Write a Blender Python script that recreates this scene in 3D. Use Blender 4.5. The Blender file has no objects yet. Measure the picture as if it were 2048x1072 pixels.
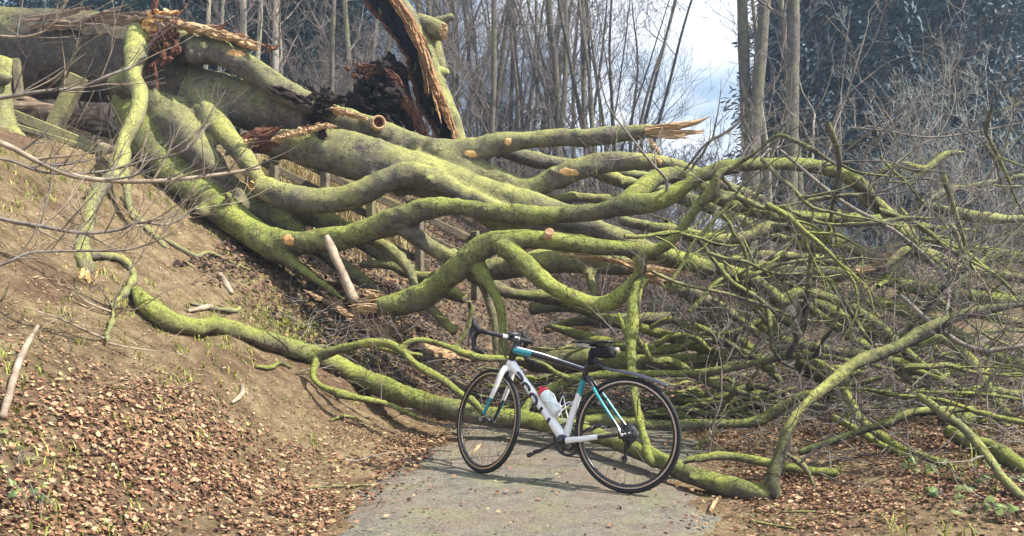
import bpy, math, random
import numpy as np
from mathutils import Vector, Matrix

# ------------------------------------------------------------------ camera, sky, sun
SC = bpy.context.scene
COL = SC.collection
CH, PITCH, FPX = 1.2092, 0.0236, 1644.4
cam_d = bpy.data.cameras.new("camera")
cam_d.sensor_width = 36.0
cam_d.lens = 36.0 * FPX / 2048.0
cam_d.clip_end = 2000.0
cam_d.clip_start = 0.05
cam = bpy.data.objects.new("camera", cam_d)
COL.objects.link(cam)
cam.location = (0, 0, CH)
cam.rotation_euler = (math.pi / 2 + PITCH, 0, 0)
SC.camera = cam

SUN_AZ = math.radians(108)      # clockwise from the view direction (+Y)
SUN_EL = math.radians(49)
world = bpy.data.worlds.new("World")
SC.world = world
world.use_nodes = True
wn, wl = world.node_tree.nodes, world.node_tree.links
wn.clear()
wo = wn.new("ShaderNodeOutputWorld")
bg = wn.new("ShaderNodeBackground")
sky = wn.new("ShaderNodeTexSky")
sky.sky_type = 'NISHITA'
sky.sun_disc = False
sky.sun_elevation = SUN_EL
sky.sun_rotation = SUN_AZ
sky.air_density = 1.2
sky.dust_density = 1.5
sky.ozone_density = 2.0
tc = wn.new("ShaderNodeTexCoord")
mp = wn.new("ShaderNodeMapping")
mp.inputs['Scale'].default_value = (1.0, 1.0, 2.2)
mp.inputs['Location'].default_value = (0.3, 0.1, 0.45)
nz = wn.new("ShaderNodeTexNoise")
nz.inputs['Scale'].default_value = 2.6
nz.inputs['Detail'].default_value = 7
nz.inputs['Roughness'].default_value = 0.55
rp = wn.new("ShaderNodeValToRGB")
rp.color_ramp.elements[0].position = 0.43
rp.color_ramp.elements[1].position = 0.55
mx = wn.new("ShaderNodeMixRGB")
mx.inputs['Color2'].default_value = (10.5, 10.9, 11.6, 1)
wl.new(tc.outputs['Generated'], mp.inputs['Vector'])
wl.new(mp.outputs['Vector'], nz.inputs['Vector'])
wl.new(nz.outputs['Fac'], rp.inputs['Fac'])
wl.new(rp.outputs['Color'], mx.inputs['Fac'])
wl.new(sky.outputs['Color'], mx.inputs['Color1'])
wl.new(mx.outputs['Color'], bg.inputs['Color'])
bg.inputs['Strength'].default_value = 0.068
wl.new(bg.outputs['Background'], wo.inputs['Surface'])

sun_d = bpy.data.lights.new("sun", 'SUN')
sun_d.energy = 5.0
sun_d.angle = math.radians(0.5)
sun_d.color = (1.0, 0.93, 0.80)
sun = bpy.data.objects.new("sun", sun_d)
COL.objects.link(sun)
SUNV = Vector((math.sin(SUN_AZ) * math.cos(SUN_EL), math.cos(SUN_AZ) * math.cos(SUN_EL), math.sin(SUN_EL)))
sun.rotation_euler = SUNV.to_track_quat('Z', 'Y').to_euler()
sun.location = (20, 10, 25)

SC.view_settings.view_transform = 'Standard'
SC.view_settings.look = 'None'
SC.view_settings.exposure = 1.28
SC.view_settings.gamma = 1.0

# ------------------------------------------------------------------ helpers
rng = np.random.default_rng(7)
random.seed(7)
CP, SP = math.cos(PITCH), math.sin(PITCH)

def P(px, py, D):
    u, v = (px - 1024) / FPX * D, (536 - py) / FPX * D
    return np.array([u, D * CP - v * SP, CH + D * SP + v * CP])

def smooth(x, a, b):
    t = np.clip((x - a) / (b - a), 0, 1)
    return t * t * (3 - 2 * t)

def edge(Y):
    dy = Y - 4.1
    d2 = np.clip(dy, -3.0, 6.0)
    return -0.93 + 0.125 * d2 + 0.012 * d2 * d2 + 0.27 * np.maximum(dy - 6.0, 0) + 0.05 * np.minimum(dy + 3, 0)

def softplus(x, k):
    return np.where(x / k > 20, x, k * np.log1p(np.exp(np.clip(x / k, -30, 20))))

def wob(X, Y):
    return (np.sin(1.3 * X + 0.7 * Y) * np.cos(0.9 * Y - 0.6 * X + 1) + 0.5 * np.sin(2.9 * X - 1.7 * Y + 2) * np.sin(2.3 * Y + 1.1 * X)
            + 0.3 * np.sin(6.1 * X + 3.3 * Y) * np.cos(5.2 * Y - 4.4 * X) + 0.18 * np.sin(13 * X - 7 * Y) * np.sin(11 * Y + 9 * X))

def hz(X, Y):
    X = np.asarray(X, float); Y = np.asarray(Y, float)
    e = edge(Y)
    s = e - X
    left = 0.70 * softplus(s - 0.45, 0.16)
    left = 2.9 - softplus(2.9 - left, 0.25)
    sr = X - (e + 2.1)
    right = 0.11 * softplus(sr - 0.5, 0.2)
    right = 2.2 - softplus(2.2 - right, 0.3)
    back = 0.22 * softplus(Y - 11.5, 0.5)
    back = 3.3 - softplus(3.3 - back, 0.3)
    road = smooth(X, e - 0.25, e + 0.1) * (1 - smooth(X, e + 1.95, e + 2.35)) * (1 - smooth(Y, 16, 20))
    amp = 0.075 * smooth(s, 0, 1.2) + 0.04 * smooth(sr, 0, 1.0) + 0.002
    return np.maximum(left, 0) + np.maximum(right, 0) + back + amp * wob(X, Y) * (1 - road) - 0.012 * road

def ground(x, y):
    return float(hz(x, y))

def G(px, py, lift=0.0):
    o = np.array([0, 0, CH]); d = P(px, py, 1.0) - o
    t = 2.0
    while t < 60:
        q = o + d * t
        if q[2] < ground(q[0], q[1]) + lift:
            break
        t += 0.02
    return o + d * t

def GD(px, py, lift=0.0):
    q = G(px, py, lift)
    return float(q[1] * CP + (q[2] - CH) * SP)

class MB:
    """collects vertices and polygons of one mesh"""
    def __init__(s):
        s.v, s.f, s.m, s.n = [], [], [], 0
    def add(s, V, F, mi=0):
        V = np.asarray(V, float).reshape(-1, 3)
        s.v.append(V)
        for arr in (F if isinstance(F, list) else [F]):
            arr = np.asarray(arr, int)
            if arr.size:
                s.f.append(arr + s.n); s.m.append(np.full(len(arr), mi))
        s.n += len(V)
        return s
    def mesh(s, name, mats, smooth_=True, off=(0, 0, 0)):
        me = bpy.data.meshes.new(name)
        V = np.concatenate(s.v) - np.asarray(off, float)
        tot = np.concatenate([np.full(len(a), a.shape[1]) for a in s.f])
        loops = np.concatenate([a.ravel() for a in s.f])
        start = np.concatenate([[0], np.cumsum(tot)[:-1]])
        me.vertices.add(len(V)); me.vertices.foreach_set('co', V.ravel())
        me.loops.add(len(loops)); me.loops.foreach_set('vertex_index', loops.astype(np.int32))
        me.polygons.add(len(tot)); me.polygons.foreach_set('loop_start', start.astype(np.int32))
        me.polygons.foreach_set('loop_total', tot.astype(np.int32))
        for m in (mats if isinstance(mats, (list, tuple)) else [mats]):
            me.materials.append(m)
        me.polygons.foreach_set('material_index', np.concatenate(s.m).astype(np.int32))
        me.polygons.foreach_set('use_smooth', np.full(len(tot), smooth_))
        me.update(calc_edges=True)
        return me
    def build(s, name, mats, parent=None, smooth_=True, off=(0, 0, 0)):
        if parent is not None:
            off = WORLD_LOC.get(parent.name, (0, 0, 0))
        o = bpy.data.objects.new(name, s.mesh(name, mats, smooth_, off))
        COL.objects.link(o)
        if parent is not None:
            o.parent = parent
            WORLD_LOC[o.name] = tuple(off)
        else:
            o.location = off; WORLD_LOC[o.name] = tuple(off)
        return o
WORLD_LOC = {}

def tag(o, label=None, cat=None, group=None, kind=None):
    if label: o['label'] = label
    if cat: o['category'] = cat
    if group: o['group'] = group
    if kind: o['kind'] = kind
    return o

def empty(name, loc, label, cat, group=None):
    o = bpy.data.objects.new(name, None)
    COL.objects.link(o)
    o.location = tuple(float(c) for c in loc)
    o.empty_display_size = 0.1
    WORLD_LOC[o.name] = tuple(float(c) for c in loc)
    return tag(o, label, cat, group)

def spline(pts, rad, step):
    pts = np.asarray(pts, float); rad = np.asarray(rad, float)
    if len(pts) == 2:
        n = max(2, int(np.linalg.norm(pts[1] - pts[0]) / step) + 1)
        t = np.linspace(0, 1, n)[:, None]
        return pts[0] + (pts[1] - pts[0]) * t, rad[0] + (rad[1] - rad[0]) * t[:, 0]
    a = np.vstack([2 * pts[0] - pts[1], pts, 2 * pts[-1] - pts[-2]])
    out, ro = [], []
    for i in range(len(pts) - 1):
        p0, p1, p2, p3 = a[i:i + 4]
        n = max(2, int(np.linalg.norm(p2 - p1) / step) + 1)
        t = np.linspace(0, 1, n, endpoint=False)[:, None]
        out.append(0.5 * (2 * p1 + (p2 - p0) * t + (2 * p0 - 5 * p1 + 4 * p2 - p3) * t ** 2 + (3 * p1 - p0 - 3 * p2 + p3) * t ** 3))
        u = t[:, 0] ** 2 * (3 - 2 * t[:, 0])
        ro.append(rad[i] + (rad[i + 1] - rad[i]) * u)
    out.append(pts[-1:]); ro.append(rad[-1:])
    return np.concatenate(out), np.concatenate(ro)

def frames(c):
    t = np.gradient(c, axis=0)
    t /= np.linalg.norm(t, axis=1)[:, None] + 1e-12
    n = np.zeros_like(t)
    a = np.array([0, 0, 1.0]) if abs(t[0][2]) < 0.9 else np.array([1.0, 0, 0])
    n[0] = np.cross(t[0], a); n[0] /= np.linalg.norm(n[0])
    for i in range(1, len(t)):
        q = n[i - 1] - t[i] * (n[i - 1] @ t[i])
        n[i] = q / (np.linalg.norm(q) + 1e-12)
    return t, n, np.cross(t, n)

def ring_faces(nr, k, closed_caps=True):
    i = np.arange(nr - 1)[:, None] * k; j = np.arange(k)[None]
    j2 = (j + 1) % k
    q = np.stack([i + j, i + j2, i + k + j2, i + k + j], -1).reshape(-1, 4)
    return q

def tube(mb, pts, rad, k=8, step=None, lump=0.0, mi=0, cap=True, flat=None, seed=None):
    if step is None:
        step = max(0.004, float(np.mean(rad)) * 1.2)
    c, r = spline(pts, rad, step)
    t, n, b = frames(c)
    ang = np.linspace(0, 2 * np.pi, k, endpoint=False)
    R = np.repeat(r[:, None], k, 1)
    if lump:
        s = np.concatenate([[0], np.cumsum(np.linalg.norm(np.diff(c, axis=0), axis=1))])[:, None]
        ph = (seed if seed is not None else rng.random()) * 40
        w = s / np.maximum(np.mean(r) * 2.4, 1e-4)
        R = R * (1 + lump * (0.55 * np.sin(w * 1.1 + ph + ang * 2) + 0.45 * np.sin(w * 2.3 + 2 * ph - ang * 3) + 0.35 * np.sin(w * 0.6 + ph * 3 + ang)
                            + 0.25 * np.sin(w * 4.7 + ph * 5 + ang * 4)))
    ca, sa = np.cos(ang), np.sin(ang)
    if flat is not None: sa = sa * flat
    V = c[:, None] + R[..., None] * (n[:, None] * ca[None, :, None] + b[:, None] * sa[None, :, None])
    nr = len(c)
    V = V.reshape(-1, 3)
    F = [ring_faces(nr, k)]
    if cap:
        V = np.vstack([V, c[0] - t[0] * r[0] * 0.35, c[-1] + t[-1] * r[-1] * 0.35])
        j = np.arange(k); j2 = (j + 1) % k; e = nr * k
        F.append(np.concatenate([np.stack([np.full(k, e), j2, j], -1), np.stack([np.full(k, e + 1), (nr - 1) * k + j, (nr - 1) * k + j2], -1)]))
    mb.add(V, F, mi)
    return c, r

def box(mb, c, ax, size, mi=0, bev=0.0):
    """box at c, axes = columns of ax, full size; bevelled edges by 24-vertex chamfer"""
    h = np.asarray(size, float) / 2
    b = min(bev, min(h) * 0.49)
    if b <= 0:
        S = np.array([[x, y, z] for x in (-1, 1) for y in (-1, 1) for z in (-1, 1)]) * h
        F = np.array([[0, 1, 3, 2], [4, 6, 7, 5], [0, 4, 5, 1], [2, 3, 7, 6], [0, 2, 6, 4], [1, 5, 7, 3]])
        mb.add(np.asarray(c) + S @ np.asarray(ax).T, F, mi); return
    V, idx = [], {}
    for x in (-1, 1):
        for y in (-1, 1):
            for z in (-1, 1):
                for a in range(3):
                    q = np.array([x, y, z]) * (h - b)
                    q[a] += np.array([x, y, z])[a] * b
                    idx[(x, y, z, a)] = len(V); V.append(q)
    F4, F3 = [], []
    for a in range(3):
        o1, o2 = [i for i in range(3) if i != a]
        for s in (-1, 1):
            cyc = []
            for p, q in ((-1, -1), (1, -1), (1, 1), (-1, 1)):
                k = [0, 0, 0]; k[a] = s; k[o1] = p; k[o2] = q
                cyc.append(idx[(*k, a)])
            F4.append(cyc if (s > 0) == (a != 1) else cyc[::-1])
        for p in (-1, 1):
            for q in (-1, 1):
                k1 = [0, 0, 0]; k2 = [0, 0, 0]
                k1[a] = -1; k2[a] = 1
                for k in (k1, k2): k[o1] = p; k[o2] = q
                F4.append([idx[(*k1, o1)], idx[(*k2, o1)], idx[(*k2, o2)], idx[(*k1, o2)]])
    for x in (-1, 1):
        for y in (-1, 1):
            for z in (-1, 1):
                F3.append([idx[(x, y, z, 0)], idx[(x, y, z, 1)], idx[(x, y, z, 2)]])
    mb.add(np.asarray(c) + np.array(V) @ np.asarray(ax).T, [np.array(F4), np.array(F3)], mi)

def lathe(mb, prof, M, k=24, mi=0, arc=None):
    """profile rows (axial, radius) turned about the local x axis of 3x4 matrix M"""
    prof = np.asarray(prof, float)
    ang = np.linspace(0, 2 * np.pi, k, endpoint=False)
    V = np.stack([np.repeat(prof[:, :1], k, 1), prof[:, 1:] * np.cos(ang), prof[:, 1:] * np.sin(ang)], -1).reshape(-1, 3)
    V = V @ M[:, :3].T + M[:, 3]
    mb.add(V, ring_faces(len(prof), k), mi)

# ------------------------------------------------------------------ materials
def newmat(name):
    m = bpy.data.materials.new(name); m.use_nodes = True
    nt = m.node_tree; b = nt.nodes['Principled BSDF']
    return m, nt, b

def N(nt, kind, **kw):
    n = nt.nodes.new(kind)
    for k, v in kw.items():
        if k in n.inputs: n.inputs[k].default_value = v
        else: setattr(n, k, v)
    return n

def ramp(nt, fac, stops):
    r = nt.nodes.new('ShaderNodeValToRGB')
    el = r.color_ramp.elements
    while len(el) < len(stops): el.new(0.5)
    for e, (p, c) in zip(el, stops):
        e.position = p; e.color = (*c, 1) if len(c) == 3 else c
    nt.links.new(fac, r.inputs['Fac'])
    return r.outputs['Color']

def mixc(nt, fac, a, b, mode='MIX'):
    m = nt.nodes.new('ShaderNodeMixRGB'); m.blend_type = mode
    for k, v in (('Fac', fac), ('Color1', a), ('Color2', b)):
        if isinstance(v, (int, float)): m.inputs[k].default_value = v
        elif isinstance(v, tuple): m.inputs[k].default_value = (*v, 1)
        else: nt.links.new(v, m.inputs[k])
    return m.outputs['Color']

def noise(nt, scale, detail=5, rough=0.6, vec=None, stretch=None):
    n = N(nt, 'ShaderNodeTexNoise', Scale=scale, Detail=detail, Roughness=rough)
    g = nt.nodes.new('ShaderNodeNewGeometry').outputs['Position'] if vec is None else vec
    if stretch:
        m = nt.nodes.new('ShaderNodeMapping'); m.inputs['Scale'].default_value = stretch
        nt.links.new(g, m.inputs['Vector']); g = m.outputs['Vector']
    nt.links.new(g, n.inputs['Vector'])
    return n.outputs['Fac']

def math_(nt, op, a, b=0.0, clamp=False):
    m = nt.nodes.new('ShaderNodeMath'); m.operation = op; m.use_clamp = clamp
    for i, v in enumerate((a, b)):
        if isinstance(v, (int, float)): m.inputs[i].default_value = v
        else: nt.links.new(v, m.inputs[i])
    return m.outputs[0]

def bump(nt, b, h, strength=0.4, dist=0.02):
    n = N(nt, 'ShaderNodeBump', Strength=strength, Distance=dist)
    nt.links.new(h, n.inputs['Height']); nt.links.new(n.outputs['Normal'], b.inputs['Normal'])

def mat_bark(name, moss=0.5, bark=((0.065, 0.055, 0.055), (0.22, 0.19, 0.16)), mosscol=((0.14, 0.155, 0.035), (0.38, 0.39, 0.12)), rough=0.85, bstr=0.5, fine=1.0):
    m, nt, b = newmat(name)
    geo = nt.nodes.new('ShaderNodeNewGeometry')
    sep = nt.nodes.new('ShaderNodeSeparateXYZ'); nt.links.new(geo.outputs['Normal'], sep.inputs[0])
    big = noise(nt, 1.3, 4, 0.6)
    mid = noise(nt, 8 * fine, 7, 0.7)
    fin = noise(nt, 48 * fine, 6, 0.75)
    lich = noise(nt, 21 * fine, 4, 0.6)
    up = math_(nt, 'MULTIPLY', sep.outputs[2], 0.40)
    f = math_(nt, 'ADD', up, math_(nt, 'MULTIPLY', math_(nt, 'SUBTRACT', big, 0.5), 1.3))
    f = math_(nt, 'ADD', f, math_(nt, 'MULTIPLY', math_(nt, 'SUBTRACT', mid, 0.5), 0.8))
    f = math_(nt, 'ADD', f, moss, True)
    bc = ramp(nt, mid, [(0.3, bark[0]), (0.7, bark[1])])
    mc = ramp(nt, math_(nt, 'ADD', math_(nt, 'MULTIPLY', fin, 0.55), math_(nt, 'MULTIPLY', big, 0.45)), [(0.36, mosscol[0]), (0.62, mosscol[1])])
    ff = ramp(nt, f, [(0.15, (0, 0, 0)), (0.85, (1, 1, 1))])
    c = mixc(nt, ff, bc, mc)
    # pale lichen flecks and dark pores
    c = mixc(nt, ramp(nt, lich, [(0.60, (0, 0, 0)), (0.72, (0.45, 0.45, 0.45))]), c, (0.34, 0.33, 0.25))
    c = mixc(nt, 0.6, c, ramp(nt, fin, [(0.30, (0.35, 0.33, 0.33)), (0.46, (0.95, 0.95, 0.95)), (0.7, (1.2, 1.2, 1.15))]), 'MULTIPLY')
    wr = math_(nt, 'ABSOLUTE', math_(nt, 'SUBTRACT', noise(nt, 4.2 * fine, 3, 0.55), 0.5))
    crack = ramp(nt, wr, [(0.0, (0.35, 0.33, 0.33)), (0.016, (1, 1, 1))])
    c = mixc(nt, 0.65, c, crack, 'MULTIPLY')
    nt.links.new(c, b.inputs['Base Color'])
    b.inputs['Roughness'].default_value = rough
    b.inputs['Specular IOR Level'].default_value = 0.25
    h = math_(nt, 'ADD', math_(nt, 'MULTIPLY', fin, 0.55), math_(nt, 'ADD', mid, math_(nt, 'MULTIPLY', crack, 0.35)))
    bump(nt, b, h, bstr * 1.25, 0.05)
    return m

def mat_noise(name, stops, scale=20, rough=0.8, stretch=None, bstr=0.4, bdist=0.01, spec=0.3, detail=6, metallic=0.0):
    m, nt, b = newmat(name)
    n = noise(nt, scale, detail, 0.65, stretch=stretch)
    nt.links.new(ramp(nt, n, stops), b.inputs['Base Color'])
    b.inputs['Roughness'].default_value = rough
    b.inputs['Specular IOR Level'].default_value = spec
    b.inputs['Metallic'].default_value = metallic
    if bstr: bump(nt, b, n, bstr, bdist)
    return m

def mat_plain(name, col, rough=0.5, metallic=0.0, coat=0.0, spec=0.5, var=0.12):
    m, nt, b = newmat(name)
    n = noise(nt, 60, 4, 0.6)
    lo = tuple(c * (1 - var) for c in col); hi = tuple(min(1, c * (1 + var)) for c in col)
    nt.links.new(ramp(nt, n, [(0.3, lo), (0.7, hi)]), b.inputs['Base Color'])
    r = ramp(nt, noise(nt, 25, 4, 0.6), [(0.3, (rough * 0.8,) * 3), (0.7, (min(1, rough * 1.2),) * 3)])
    nt.links.new(r, b.inputs['Roughness'])
    b.inputs['Metallic'].default_value = metallic
    b.inputs['Coat Weight'].default_value = coat
    b.inputs['Specular IOR Level'].default_value = spec
    return m

M = {}
M['bark'] = mat_bark('beech_bark', 0.34)
M['bark_old'] = mat_bark('old_trunk_bark', 0.06, bark=((0.04, 0.034, 0.03), (0.15, 0.12, 0.09)), mosscol=((0.09, 0.10, 0.03), (0.24, 0.25, 0.07)), bstr=0.7)
M['bark_mossy'] = mat_bark('mossy_bark', 0.52, mosscol=((0.115, 0.14, 0.024), (0.36, 0.39, 0.095)), bstr=0.7)
M['bark_dark'] = mat_bark('dark_branch_bark', 0.27, bark=((0.03, 0.027, 0.028), (0.08, 0.07, 0.06)))
M['twig'] = mat_noise('twig_bark', [(0.3, (0.075, 0.062, 0.058)), (0.7, (0.27, 0.235, 0.205))], 14, 0.75, bstr=0)
M['twig_pale'] = mat_noise('pale_twig_bark', [(0.3, (0.13, 0.095, 0.07)), (0.7, (0.40, 0.33, 0.25))], 9, 0.7, bstr=0)
M['torn'] = mat_noise('torn_wood', [(0.25, (0.13, 0.075, 0.04)), (0.5, (0.42, 0.27, 0.15)), (0.75, (0.66, 0.52, 0.34))], 9, 0.85, stretch=(1, 1, 6), bstr=0.8, bdist=0.03)
M['torn_red'] = mat_noise('torn_reddish_wood', [(0.25, (0.10, 0.045, 0.025)), (0.5, (0.33, 0.18, 0.09)), (0.75, (0.56, 0.38, 0.21))], 9, 0.85, stretch=(1, 1, 6), bstr=0.8, bdist=0.03)
M['fresh'] = mat_noise('fresh_cut_wood', [(0.3, (0.42, 0.20, 0.075)), (0.6, (0.68, 0.44, 0.20))], 16, 0.8, bstr=0.5)
M['rot'] = mat_noise('rotten_wood', [(0.3, (0.008, 0.006, 0.008)), (0.6, (0.03, 0.018, 0.018)), (0.8, (0.09, 0.04, 0.025))], 12, 0.9, bstr=1.0, bdist=0.05)
M['redrot'] = mat_noise('red_heartwood', [(0.3, (0.05, 0.018, 0.014)), (0.6, (0.17, 0.07, 0.045)), (0.8, (0.30, 0.15, 0.08))], 11, 0.9, stretch=(2, 2, 0.6), bstr=1.0, bdist=0.04)
M['fence'] = mat_bark('weathered_fence_wood', 0.26, bark=((0.10, 0.085, 0.065), (0.24, 0.20, 0.15)), mosscol=((0.17, 0.17, 0.05), (0.34, 0.34, 0.12)), bstr=0.4)
M['tree'] = mat_bark('standing_tree_bark', 0.24, bark=((0.07, 0.062, 0.06), (0.19, 0.165, 0.15)), mosscol=((0.10, 0.12, 0.04), (0.22, 0.24, 0.10)), bstr=0.5)
M['tree_pale'] = mat_bark('pale_tree_bark', 0.22, bark=((0.17, 0.15, 0.13), (0.42, 0.38, 0.33)), mosscol=((0.14, 0.16, 0.06), (0.30, 0.31, 0.14)), bstr=0.3)
M['brush'] = mat_noise('thicket_bark', [(0.3, (0.08, 0.065, 0.065)), (0.7, (0.26, 0.22, 0.20))], 3, 0.85, bstr=0)
M['brush_pale'] = mat_noise('pale_thicket_bark', [(0.3, (0.13, 0.14, 0.135)), (0.7, (0.36, 0.37, 0.35))], 3, 0.85, bstr=0)
M['conifer'] = mat_noise('conifer_needles', [(0.3, (0.010, 0.026, 0.027)), (0.7, (0.035, 0.068, 0.058))], 1.3, 0.7, bstr=0)
M['conifer_haze'] = mat_noise('haze_tinted_needles', [(0.3, (0.035, 0.062, 0.082)), (0.7, (0.10, 0.145, 0.175))], 1.3, 0.7, bstr=0)  # needle colour lightened and blued to stand in for distance haze
M['drygrass'] = mat_noise('dry_grass', [(0.3, (0.25, 0.19, 0.09)), (0.7, (0.55, 0.46, 0.26))], 6, 0.8, bstr=0)

# ------------------------------------------------------------------ ground
def grid_axis(lo, hi, f0, f1, fine, grow):
    a = list(np.arange(f0, f1 + 1e-6, fine))
    s = fine
    while a[-1] < hi:
        s *= grow; a.append(a[-1] + s)
    s = fine; b = [a[0]]
    while b[-1] > lo:
        s *= grow; b.append(b[-1] - s)
    return np.array(b[1:][::-1] + a)

def build_ground():
    xs = np.clip(grid_axis(-70, 70, -7.0, 6.5, 0.05, 1.13), -70, 70)
    ys = np.clip(grid_axis(-30, 110, 2.4, 12.5, 0.05, 1.13), -30, 110)
    X, Y = np.meshgrid(xs, ys)
    Z = hz(X, Y)
    e = edge(Y)
    off = 1 - smooth(X, e - 0.12, e + 0.12) * (1 - smooth(X, e + 2.0, e + 2.2))
    near = smooth(Y, -2, 2) * (1 - smooth(Y, 14, 20)) * (1 - smooth(np.abs(X), 8, 12))
    fine = np.sin(23 * X + 5 * np.sin(9 * Y)) * np.sin(19 * Y + 4 * np.sin(11 * X)) * 0.010 + np.sin(47 * X + 3 * np.sin(21 * Y)) * np.sin(41 * Y) * 0.006
    Z = Z + fine * off * near
    V = np.stack([X, Y, Z], -1).reshape(-1, 3)
    ny, nx = X.shape
    i = np.arange(ny - 1)[:, None] * nx + np.arange(nx - 1)[None]
    F = np.stack([i, i + 1, i + nx + 1, i + nx], -1).reshape(-1, 4)
    m, nt, b = newmat('woodland_soil')
    n1 = noise(nt, 0.9, 5, 0.6); n2 = noise(nt, 7, 7, 0.7); n3 = noise(nt, 70, 6, 0.75)
    c = ramp(nt, n2, [(0.28, (0.13, 0.09, 0.055)), (0.5, (0.33, 0.25, 0.15)), (0.72, (0.54, 0.44, 0.27))])
    red = ramp(nt, n2, [(0.3, (0.13, 0.075, 0.06)), (0.7, (0.29, 0.185, 0.13))])
    c = mixc(nt, ramp(nt, n1, [(0.51, (0, 0, 0)), (0.66, (0.85, 0.85, 0.85))]), c, red)
    g = math_(nt, 'MULTIPLY', noise(nt, 2.1, 6, 0.75), noise(nt, 18, 5, 0.7))
    c = mixc(nt, ramp(nt, g, [(0.29, (0, 0, 0)), (0.40, (0.75, 0.75, 0.75))]), c, (0.17, 0.18, 0.045))
    c = mixc(nt, 0.75, c, ramp(nt, n3, [(0.32, (0.35, 0.33, 0.33)), (0.66, (1.25, 1.2, 1.15))]), 'MULTIPLY')
    nt.links.new(c, b.inputs['Base Color'])
    b.inputs['Roughness'].default_value = 0.95
    b.inputs['Specular IOR Level'].default_value = 0.1
    bump(nt, b, math_(nt, 'ADD', n3, n2), 1.0, 0.045)
    o = MB().add(V, F).build('ground', m)
    tag(o, kind='structure')
    # road
    ys = np.concatenate([np.arange(0.5, 12.5, 0.06), np.arange(12.5, 20, 0.25)])
    us = np.linspace(0, 1, 40)
    e = edge(ys)
    j1 = -0.06 + 0.07 * np.sin(3.1 * ys + 0.5) + 0.05 * np.sin(5 * ys) + 0.04 * np.sin(13.7 * ys + 1) + 0.03 * np.sin(31 * ys + 2)
    j2 = -0.05 + 0.09 * np.sin(2.3 * ys) + 0.06 * np.sin(4.1 * ys + 2) + 0.05 * np.sin(11.7 * ys + 1) + 0.03 * np.sin(29 * ys)
    L = e + 0.0 + j1; R = e + 2.02 + j2
    X = L[:, None] + (R - L)[:, None] * us; Y = np.repeat(ys[:, None], len(us), 1)
    Z = hz(X, Y) + 0.004 + 0.022 * smooth(us, 0.0, 0.10) * (1 - smooth(us, 0.9, 1.0)) - 0.012 * (1 - smooth(us, 0, 0.04)) - 0.012 * smooth(us, 0.96, 1)
    ny, nx = X.shape
    i = np.arange(ny - 1)[:, None] * nx + np.arange(nx - 1)[None]
    F = np.stack([i, i + 1, i + nx + 1, i + nx], -1).reshape(-1, 4)
    m, nt, b = newmat('dusty_tarmac')
    n1 = noise(nt, 1.1, 5, 0.6); n2 = noise(nt, 95, 5, 0.85); n3 = noise(nt, 9, 6, 0.7)
    c = ramp(nt, n3, [(0.3, (0.095, 0.088, 0.078)), (0.7, (0.21, 0.195, 0.165))])
    c = mixc(nt, ramp(nt, n1, [(0.40, (0, 0, 0)), (0.62, (0.75, 0.75, 0.75))]), c, (0.17, 0.13, 0.105))
    c = mixc(nt, ramp(nt, noise(nt, 3.1, 6, 0.7), [(0.47, (0, 0, 0)), (0.66, (0.5, 0.5, 0.5))]), c, (0.19, 0.20, 0.10))
    c = mixc(nt, 0.85, c, ramp(nt, n2, [(0.33, (0.25, 0.25, 0.26)), (0.5, (1, 1, 1)), (0.66, (2.0, 1.95, 1.8))]), 'MULTIPLY')
    nt.links.new(c, b.inputs['Base Color'])
    b.inputs['Roughness'].default_value = 0.9
    b.inputs['Specular IOR Level'].default_value = 0.2
    bump(nt, b, math_(nt, 'ADD', n2, n3), 0.8, 0.012)
    tag(MB().add(np.stack([X, Y, Z], -1).reshape(-1, 3), F).build('road', m), kind='structure')
ROADZ = 0.012
build_ground()

# ------------------------------------------------------------------ leaf litter, grass
def card_leaves(pos, nrm, size, yaw, tilt, curl, aspect):
    n = len(pos)
    a = np.stack([np.cos(yaw), np.sin(yaw), np.zeros(n)], -1)
    a = a - nrm * (a * nrm).sum(1)[:, None]; a /= np.linalg.norm(a, axis=1)[:, None]
    b = np.cross(nrm, a)
    up = nrm * np.cos(tilt)[:, None] + b * np.sin(tilt)[:, None]
    b = np.cross(up, a)
    L = size[:, None]; W = (size * aspect)[:, None]; C = (size * curl)[:, None]
    p = pos + up * 0.004
    q = lambda x, y, z: p + a * L * x + b * W * y + up * C * z
    V = np.stack([q(-0.5, 0, 0.5), q(-0.25, -0.42, 0.55), q(0.12, -0.5, 0.75), q(0.52, 0, 0.9), q(0.08, 0.5, 0.5), q(-0.28, 0.40, 0.4), q(0.0, 0.0, 0.0)], 1)
    V = V.reshape(-1, 3)
    i = np.arange(n)[:, None] * 7
    F = np.concatenate([i + np.array([[k, (k + 1) % 6, 6]]) for k in range(6)])
    return V, F

def gnormal(x, y):
    d = 0.06
    n = np.stack([hz(x - d, y) - hz(x + d, y), hz(x, y - d) - hz(x, y + d), np.full(len(x), 2 * d)], -1)
    return n / np.linalg.norm(n, axis=1)[:, None]

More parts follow.
